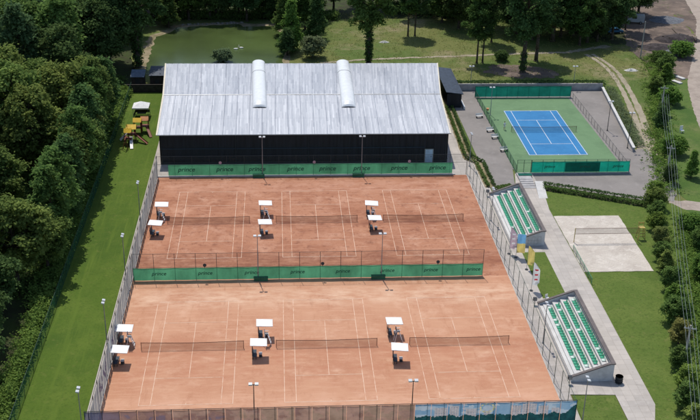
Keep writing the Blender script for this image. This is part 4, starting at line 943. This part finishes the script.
def heap(loc, rx, ry, h, m_, label, seed, name='soil_heap', cat='heap'):
    b = MB(); n, kk = 26, 9; vs = []
    for k in range(kk):
        t_ = k/(kk-1)
        for j in range(n):
            a = 2*math.pi*j/n; q = 1-t_; d = Vector((math.cos(a), math.sin(a), 0)); ns = mnoise.noise(Vector((d.x*2+seed, d.y*2, t_*2)))
            vs.append((rx*q*d.x*(1+.3*ns), ry*q*d.y*(1+.3*ns), h*(1-(q**1.5))*(1+.35*mnoise.noise(Vector((d.x*q*3+seed, d.y*q*3, 1)))) -.06))
    b.add(vs, [(k*n+j, k*n+(j+1) % n, (k+1)*n+(j+1) % n, (k+1)*n+j) for k in range(kk-1) for j in range(n)]); o = b.build(name, m_, loc=loc, smooth=True); tag(o, label, cat)
heap((95.5, 139, 0), 6, 3.5, 1.6, 'soil_heap', 'dark heap of soil and debris beside the gravel road', 1); heap((88, 132, 0), 5, 3, 1.1, 'soil_heap', 'low dark soil heap left of the big debris heap', 2); heap((99, 158, 0), 5, 4, .9, 'gravel_heap', 'bluish grey gravel heap at the top right', 3, 'gravel_heap'); heap((90.5, 127.5, 0), 4.5, 2.6, .8, 'gravel_heap', 'grey rubble heap left of the roadside bush', 4, 'rubble_heap')
rnd = random.Random(9)
for i in range(7):
    x, y = 92+rnd.uniform(0, 8), 136+rnd.uniform(0, 6); a = rnd.uniform(0, 3); l = rnd.uniform(1.5, 3); o = MB().tube((x, y, .6+rnd.uniform(0, .6)), (x+l*math.cos(a), y+l*math.sin(a), .3+rnd.uniform(.3, 1.5)), .13, .08, n=6).build('log', 'bark'); tag(o, 'dark log lying on the debris heap beside the gravel road', 'log', 'logs on the debris heap')
heap((20.5, 137.2, 0), 1.3, .7, .4, 'concrete_white', 'small pale pile of rubble on the dry meadow', 6, 'rubble_heap')
heap((75.6, 114.2, 0), 1.5, .8, .5, 'concrete_white', 'pale pile of rubble beside the dirt track', 7, 'rubble_heap')
for x, y, lb in [(85.8, 105.3, 'pale concrete slab lying by the road, left one'), (87.6, 108.4, 'pale concrete slab lying by the road, right one')]:
    o = MB().box(-.5, -1.2, 0, .5, 1.2, .3).build('concrete_slab', 'concrete_white', loc=(x-2.5, y, -.05), bevel=.02); o.rotation_euler = (0, 0, .5); tag(o, lb, 'slab', 'slabs by the gravel road')
t = thing('garden_chair', 'white garden chair standing on the rough field by the road', 'chair', (73.4, 74.6, -.05), .3)
MB().box(-.35, -.3, .45, .35, .3, .52).build('seat', 'white_paint', t); MB().box(-.35, .27, .525, .35, .33, 1.35).build('backrest', 'white_paint', t)
for sx in (-1, 1):
    for sy in (-1, 1): MB().box(sx*.3-.03, sy*.25-.03, 0, sx*.3+.03, sy*.25+.03, .447).build('leg', 'white_paint', t)

# ------------------------------------------------------------------ power line
def lx(y): return 46.45+.3075*y
for y, lb in [(-6.8, 'grey power pole among the shrubs near the front'), (51.8, 'grey power pole beside the end of the clipped hedge'), (84, 'grey power pole beside the roadside bushes, farthest back')]:
    t = thing('power_pole', lb, 'power pole', (lx(y), y, 0), math.atan(1/.3075)-math.pi/2, 'power poles along the tree row')
    MB().tube((0, 0, 0), (0, 0, 6.4), .16, .11, n=8).build('pole', 'concrete', t); MB().box(-.75, -.05, 5.85, .75, .05, 5.97).build('crossarm', 'grey_metal', t)
    for x in (-.65, -.25, .25, .65): MB().tube((x, 0, 5.97), (x, 0, 6.15), .05, .04, n=6).build('insulator', 'insulator', t)
for k, x in enumerate((-.65, -.25, .25, .65)):
    pts = []
    for y0, y1 in ((-70, -6.8), (-6.8, 51.8), (51.8, 84)):
        for j in range(10):
            u = j/10; y = y0+(y1-y0)*u; pts.append((lx(y)+x*.956, y-x*.29, 6.15-.9*4*u*(1-u)))
    o = MB().path(pts, .016, n=4).build('power_cable', 'cable'); tag(o, f'{["leftmost", "second from left", "third from left", "rightmost"][k]} overhead cable running past the tree row', 'cable', 'overhead cables along the tree row')
t = thing('utility_pole', 'tall wooden utility pole beside the dirt yard at the forest edge', 'utility pole', (80.8, 123.5, 0)); MB().tube((0, 0, 0), (0, 0, 9), .16, .11, n=8).build('pole', 'concrete', t); MB().box(-.8, -.06, 8.5, .8, .06, 8.62).build('crossarm', 'dark_wood', t)

# ------------------------------------------------------------------ hedges
def hedge(label, pts, wd, h, tone, seed, dens=26, name='clipped_hedge', leaf=.1):
    t = thing(name, label, 'hedge', (0, 0, 0)); segs = [(Vector(a), Vector(b)) for a, b in zip(pts, pts[1:])]; Ls = np.array([(b-a).length for a, b in segs]); pr = Ls/Ls.sum()
    def fn(rng):
        a, b = segs[rng.choice(len(segs), p=pr)]; p = a.lerp(b, rng.uniform()); d = (b-a).normalized(); nr = Vector((-d.y, d.x))
        s = rng.uniform(-1, 1); side = rng.random() < .35
        if side: s = math.copysign(1, s); z = rng.uniform(.08, h)
        else: z = h*(1+.10*mnoise.noise(Vector((p.x*.8, p.y*.8, seed))))
        q = p+nr*s*wd/2*(1+.15*mnoise.noise(Vector((p.x, p.y, seed+5))))
        return (q.x, q.y, z), (nr.x*s*.8, nr.y*s*.8, 0 if side else .8)
    leaf_mass('foliage', fn, int(Ls.sum()*dens), leaf, tone, t, seed, .09, 12)
    b = MB()
    for a, c in segs:
        k = max(1, int((c-a).length/1.2))
        for j in range(k): p = a.lerp(c, (j+.5)/k); b.tube((p.x, p.y, 0), (p.x, p.y, h*.7), .05, n=5)
    b.build('stem', 'bark', t)
hedge('low clipped hedge between hall paving and asphalt, left row', [(28.9, 90), (28.35, 62.4), (29.9, 59.6), (30.1, 49)], .38, .45, 'mid', 21, 17)
hedge('low clipped hedge between hall paving and asphalt, right row', [(30.0, 90), (29.5, 63), (31.2, 60.1), (31.2, 49.4)], .38, .45, 'dark', 22, 17)
for k in range(2):
    struct('planting_strip', ribbon([(29.4, 90), (28.8, 62.6), (30.4, 59.8), (30.5, 49)], 1.9, .1, 31, .012), bank_m) if k == 0 else None
hedge('clipped dark hedge along the asphalt edge, far row', [(39.8, 49.6), (57.2, 41.6)], .8, .7, 'dark', 23)
hedge('clipped dark hedge along the asphalt edge, near row', [(39.7, 48.2), (57.0, 40.2)], .8, .6, 'mid', 24)
struct('planting_strip', ribbon([(39.6, 48.9), (57.2, 40.9)], 2.4, .1, 32, .0), forest_m)
hedge('loose hedge behind the far retaining wall of the asphalt yard', [(33, 101.4), (65.5, 101.4)], 1.3, 1.7, 'dark', 25, 34, 'wild_hedge', .15)
hedge('low shrub patch at the end of the upper grandstand', [(31.2, 47.6), (34.2, 48.8)], 1.3, .6, 'mid', 26, 60, 'shrub_patch')

# ------------------------------------------------------------------ trees
rnd = random.Random(41)
G1 = 'forest trees left of the lawn'
sp = []
def far_enough(x, y, d): return all((x-a)**2+(y-b)**2 > d*d for a, b in sp)
FEAT = [('light', (-42.6, 17.5), 'light', 1.02, 'pale green spreading tree at the left edge nearest the camera'), ('broad3', (-44.5, 66), 'light', 1.05, 'large yellowish green tree at the wood edge level with the playground'), ('broad', (-47.5, 55), 'light', 1.05, 'large yellowish green tree at the left frame edge, mid wood'),
        ('broad2', (-40.6, 57.5), 'yellow', .9, 'small yellowish tree at the wood edge level with the hall front'), ('broad3', (-42.5, 78), 'light', .95, 'yellowish green tree at the wood edge beside the gazebo')]
for k, p, tn, s, lb in FEAT: tree(k, p, tn, lb, s=s); sp.append(p)
WOOD = []
for y in np.arange(-22, 188, 7.4):
    for x in np.arange(-42.5, -96, -7.8):
        xx, yy = x+rnd.uniform(-1.8, 1.8), y+rnd.uniform(-1.8, 1.8)
        if xx < -50-.20*(yy+20) - 4: continue
        if -8 < yy < 14 and xx > -45: continue
        if 20 < yy < 56 and xx > -47.5: continue
        if yy > 82 and xx > -43.5+(0 if yy < 112 else 2): continue
        if far_enough(xx, yy, 6.6): sp.append((xx, yy)); WOOD.append((xx, yy))
for y in np.arange(21, 84, 4.6):
    xx = -38.9+rnd.uniform(-.5, .5)
    tree(rnd.choice(['tall', 'broad2', 'tall']), (xx, y), rnd.choice(['dark', 'mid', 'mid']), 'dark slender tree standing at the green mesh fence by the lawn', s=rnd.uniform(.72, .98), group='edge trees along the green mesh fence', name='edge_tree')
for x, y in [(-43.9, 9.5), (-43.4, 2.5), (-42.8, -4.5), (-42.2, -11.5)]:
    tree('broad2', (x, y), 'dark', 'dark green tree at the left frame edge near the front', s=rnd.uniform(.72, .85), group='dark trees at the near left edge', name='forest_tree')
for x, y in WOOD:
    if y > 88: tn = rnd.choice(['dark', 'dark', 'blue', 'mid', 'dark']); key = rnd.choice(['broad', 'broad3', 'tall', 'broad2']); lb = 'dark green tree in the dense wood behind the yellowish trees'; g = 'dark trees at the back of the wood'
    elif y > 40: tn = rnd.choice(['mid', 'light', 'light', 'mid']); key = rnd.choice(['broad', 'broad3', 'broad2']); lb = 'mid green tree within the dense wood left of the courts'; g = 'green trees within the left wood'
    else: tn = rnd.choice(['dark', 'mid', 'dark']); key = rnd.choice(['broad2', 'broad', 'tall']); lb = 'dark green tree at the left frame edge near the front'; g = 'dark trees at the near left edge'
    tree(key, (x, y), tn, lb, s=rnd.uniform(1.0, 1.32), group=g, name='forest_tree')
POP = tree('park', (-37.4, 117.5), 'dark', 'very tall dark trunked tree at the left end of the pond', s=1.2, name='poplar_tree')
def ivy(parent_name_loc, h, r, seed, label_obj):
    def fn(rng):
        a = rng.uniform(0, 6.28); z = rng.uniform(.5, h); rr = r*(.8+.5*mnoise.noise(Vector((0, 0, z*.9+seed)))); return (rr*math.cos(a), rr*math.sin(a), z), (math.cos(a), math.sin(a), .2)
    o = leaf_mass('ivy', fn, int(h*26), .2, 'dark', label_obj, seed, .2, 10); return o
ivy(None, 11, 1.0, 8, POP)
p = tree('park', (15.2, 120.2), 'mid', 'tall ivy covered tree right behind the hall roof', s=1.08, name='park_tree'); ivy(None, 10, .75, 3, p)
tree('park2', (27.0, 142.7), 'mid', 'slender meadow tree, left stem of the pair beyond the hall', s=.95, name='park_tree'); tree('park2', (28.8, 142.9), 'dark', 'slender meadow tree, right stem of the pair beyond the hall', s=.92, name='park_tree')
tree('park2', (40.6, 120.1), 'mid', 'slender twin tree left of the big bare trunk', s=.98, name='park_tree'); tree('park2', (42.0, 120.3), 'dark', 'slender twin tree, right stem beside the first', s=.94, name='park_tree')
p = tree('park', (50.0, 113.3), 'dark', 'big park tree with thick trunk beyond the blue court', s=1.1, name='park_tree'); ivy(None, 4, .55, 5, p)
tree('park2', (47.3, 137.3), 'dark', 'park tree behind the big one, deeper in the meadow', s=1.05, name='park_tree'); tree('park', (55.0, 121.6), 'dark', 'park tree right of the big trunk beyond the blue court', s=.92, name='park_tree')
tree('bush', (46.8, 121.7), 'dark', 'round dark bush between the park trees', 'bush', 'round_bush', 1.0)
rnd = random.Random(15)
for x, y, k, tn, lb in [(-36, 158, 'broad2', 'mid', 'tree at the far left corner of the pond'), (-33.5, 150.5, 'fir', 'mid', 'conical tree overhanging the far left of the pond'), (-29, 158, 'broad2', 'bright', 'bright green tree behind the boulders of the pond'), (-22, 160, 'broad', 'mid', 'tree behind the middle of the far pond bank'), (-13.8, 156.5, 'broad2', 'dark', 'dark tree overhanging the far pond bank'), (-8, 160, 'fir', 'blue', 'dark conical tree at the far right of the pond'),
                     (-4.2, 143, 'fir', 'mid', 'tall conical tree on the right pond bank'), (-2.6, 131, 'fir', 'bright', 'bright conical tree on the right bank, middle one'), (-3.6, 126.5, 'shrub2', 'dark', 'dark pointed bush at the near right of the pond'), (2.2, 124.6, 'willow', 'silver', 'round silvery willow bush right of the pond'), (1.2, 148, 'broad2', 'mid', 'tree right of the pond beside the dry meadow'), (-0.5, 160, 'broad', 'dark', 'dark tree beyond the right end of the pond'), (3.8, 141, 'fir', 'dark', 'dark conical tree at the edge of the dry meadow')]:
    s = {'fir': 1.08, 'broad2': .95, 'broad': 1.05, 'willow': 1.3, 'shrub2': 1.4}[k]; tree(k, (x, y), tn, lb, s=s*rnd.uniform(.95, 1.05), name='bankside_tree' if k not in ('willow', 'shrub2') else 'bankside_bush', cat='tree' if k not in ('willow', 'shrub2') else 'bush')
tree('bush', (-18.4, 121.6), 'silver', 'round pale bush in front of the pond at the hall roof', 'bush', 'round_bush', 1.25)
rnd = random.Random(19)
for x in np.arange(-38, 4, 4.6):
    tree(rnd.choice(['light', 'broad2', 'light']), (x+rnd.uniform(-1, 1), 159.5+rnd.uniform(-1, 1.5)), rnd.choice(['dark', 'mid', 'dark', 'bright']), 'low branched tree in the front line of the wood beyond the pond', s=rnd.uniform(.75, 1.0), group='front line of trees beyond the pond', name='forest_tree')
for x, y in [(81, 159.5), (87, 160), (92.5, 162), (58, 139.5), (66, 142), (73, 150), (78.5, 139.5), (71.5, 137)]:
    tree('broad', (x, y), 'dark', 'dark tree in the wood at the top right beyond the meadow', s=rnd.uniform(.95, 1.15), group='trees of the wood beyond the meadow', name='forest_tree')
tree('park2', (84.8, 148.5), 'dark', 'slender tree standing between the parked vans and the blue car', s=1.0, name='park_tree')
rnd = random.Random(18)
for i, x in enumerate(np.arange(-34, 12, 6.2)):
    tree(rnd.choice(['broad', 'broad3', 'broad2']), (x+rnd.uniform(-1, 1), 165+rnd.uniform(-3, 3)), rnd.choice(['dark', 'mid', 'blue']), 'dark leafy tree in the wood beyond the pond', s=rnd.uniform(.9, 1.1), group='trees of the wood beyond the pond', name='forest_tree')
for x, y in [(18, 172), (25, 169), (31, 162), (37, 155), (32, 174), (43, 163), (40, 150), (50, 153), (56, 145), (62, 138), (49, 168), (57, 160), (64, 150), (70, 143), (66, 163), (73, 156), (79, 166), (76, 147), (68, 134), (84, 176), (90, 170), (74, 172), (60, 175), (86, 162), (96, 184), (75, 137)]:
    tree(rnd.choice(['broad', 'broad3', 'light', 'park']), (x+rnd.uniform(-1, 1), y+rnd.uniform(-1, 1)), rnd.choice(['dark', 'dark', 'blue', 'mid']), 'dark tree in the wood at the top right beyond the meadow', s=rnd.uniform(.85, 1.08), group='trees of the wood beyond the meadow', name='forest_tree')

# garden trees in a row right of the lawn
ROW = [(57.3, 44.0), (56.4, 40.2), (55.2, 35.8), (54.0, 31.2), (52.8, 26.6), (51.6, 22.2), (50.5, 17.8), (49.4, 13.2), (48.2, 8.8), (47.1, 4.2), (45.7, -1.0), (44.2, -6.0), (42.9, -10.6), (41.6, -15.2), (40.4, -19.8)]
rnd = random.Random(23)
for i, (x, y) in enumerate(ROW):
    tn = ['bright', 'light', 'mid', 'bright', 'yellow', 'mid', 'light', 'mid', 'bright', 'mid', 'yellow', 'mid', 'bright', 'mid', 'light'][i]
    tree(rnd.choice(['shrub', 'shrub2', 'shrub', 'willow']), (x+rnd.uniform(-.35, .35), y+rnd.uniform(-.5, .5)), tn, f'{ordinal(i)} garden tree from the asphalt in the row right of the lawn', s=rnd.uniform(.68, .95), group='garden trees in the row right of the lawn', name='garden_tree')
# loose bushes by the road and field
for x, y, k, tn, s, lb in [(91.4, 124.5, 'bush', 'bright', 1.7, 'large round bush on the dirt yard by the gravel road'), (82.9, 111.8, 'shrub', 'mid', 1.15, 'bushy shrub left of the concrete slabs, larger one'), (80.6, 105.2, 'shrub2', 'bright', 1.0, 'bushy shrub left of the concrete slabs, nearer one'), (84.3, 119, 'bush', 'mid', 1.3, 'low bush between dirt yard and roadside shrubs'), (76, 98, 'shrub', 'mid', .9, 'shrub in the strip right of the dirt track, farthest'), (76.6, 91.5, 'bush', 'bright', 1.5, 'bright bush beside the gravel road bend'), (69.9, 77, 'shrub2', 'dark', .95, 'dark shrub in the strip right of the dirt track, middle'), (68, 63.5, 'bush', 'bright', 1.4, 'bright bush in the strip right of the dirt track, nearest'),
                        (67.2, 52.6, 'fir', 'bright', .5, 'single conical tree standing on the rough field'), (62.5, 50.5, 'shrub', 'dark', .8, 'dark shrub beside the power pole at the asphalt end'), (59.6, 32, 'bush', 'bright', 1.1, 'bright bush right of the cables near the side road'), (58.5, 25.5, 'shrub', 'mid', .85, 'shrub right of the cables, upper of three'), (56.2, 16, 'bush', 'bright', 1.6, 'bright wide bush right of the cables, middle of three'), (52.6, 4, 'shrub', 'bright', .8, 'shrub right of the cables, lowest of three'), (61.5, 16, 'shrub2', 'bright', .9, 'bright shrub at the right frame edge'),
                        (72.8, 84, 'shrub', 'dark', .75, 'small dark shrub beside the cables at the field edge')]:
    tree(k, (x, y), tn, lb, 'bush' if k != 'fir' else 'tree', 'wild_bush' if k != 'fir' else 'conifer_tree', s)

# undergrowth nobody could count
def fnL(rng):
    y = rng.uniform(-30, 100); x = -37.1-abs(rng.normal(0, 1.3 if y > 10 else .9)); h = 1.9*(.5+.7*abs(mnoise.noise(Vector((x*.3, y*.25, 0)))))
    return (x, y, rng.uniform(.25, 1)*h+.1), (.3, -.2, .8)
tag(leaf_mass('undergrowth', fnL, 4200, .18, 'hedge', None, 5, .32, 13), 'leafy undergrowth and creepers behind the green mesh fence', 'undergrowth', kind='stuff')
def fnF(rng):
    y = rng.uniform(14, 110); x = -39-abs(rng.uniform(0, 14)); h = 1.2*(.3+abs(mnoise.noise(Vector((x*.3, y*.3, 4)))))
    return (x, y, rng.uniform(.2, 1)*h), (0, 0, 1)
tag(leaf_mass('forest_undergrowth', fnF, 3200, .22, 'mid', None, 6, .35, 12), 'low dark undergrowth on the floor of the left wood', 'undergrowth', kind='stuff')
def fnP(rng):
    x = rng.uniform(-38, 10); y = 157+.06*abs(x)+abs(rng.normal(0, 2.2)); h = 3.2*(.35+abs(mnoise.noise(Vector((x*.25, y*.2, 2)))))
    return (x, y, rng.uniform(.1, 1)*h), (0, -.4, .8)
tag(leaf_mass('bank_thicket', fnP, 1500, .26, 'mid', None, 11, .45, 12), 'dense green thicket along the far bank of the pond', 'thicket', kind='stuff')
def fnQ(rng):
    x = rng.uniform(24, 80); y = 164-.30*(x-24)+rng.normal(0, 2.0)+4; h = 3.0*(.35+abs(mnoise.noise(Vector((x*.25, y*.2, 12)))))
    return (x, y, rng.uniform(.1, 1)*h), (0, -.4, .8)
tag(leaf_mass('forest_thicket', fnQ, 1500, .28, 'dark', None, 12, .5, 12), 'dark thicket under the trees at the far edge of the meadow', 'thicket', kind='stuff')
def fnR(rng):
    y = rng.uniform(-30, 125); y = y if not 37 < y < 45 else y-12
    x = lx(y)+rng.normal(.6, 1.3)-(1.2 if y > 45 else -2.2); h = 1.3*(.3+abs(mnoise.noise(Vector((x*.3, y*.22, 9)))))
    return (x, y, rng.uniform(.2, 1)*h), (0, 0, 1)
tag(leaf_mass('verge_weeds', fnR, 2300, .17, 'bright', None, 7, .28, 12), 'tall weeds and creepers along the line of overhead cables', 'weeds', kind='stuff')
def fnM(rng):
    x, y = rng.uniform(-2, 84), rng.uniform(103, 165); return (x, y, .1), (0, 0, 1)
tag(leaf_mass('meadow_tufts', fnM, 4200, .13, 'yellow', None, 8, .35, 6), 'dry grass tufts scattered over the meadow', 'grass', kind='stuff')
def fnW(rng):
    u = rng.uniform(); y = 100-33*u; x = 65.3-4.1*u*1.0+rng.uniform(.2, 2.2); return (x, y, rng.uniform(.1, .9)), (0, 0, 1)
tag(leaf_mass('wall_weeds', fnW, 700, .13, 'silver', None, 9, .2, 10), 'pale flowering weeds between the retaining wall and the dirt track', 'weeds', kind='stuff')
for o in bpy.data.objects:
    if o.get('kind') == 'structure' and 'label' in o: del o['label']
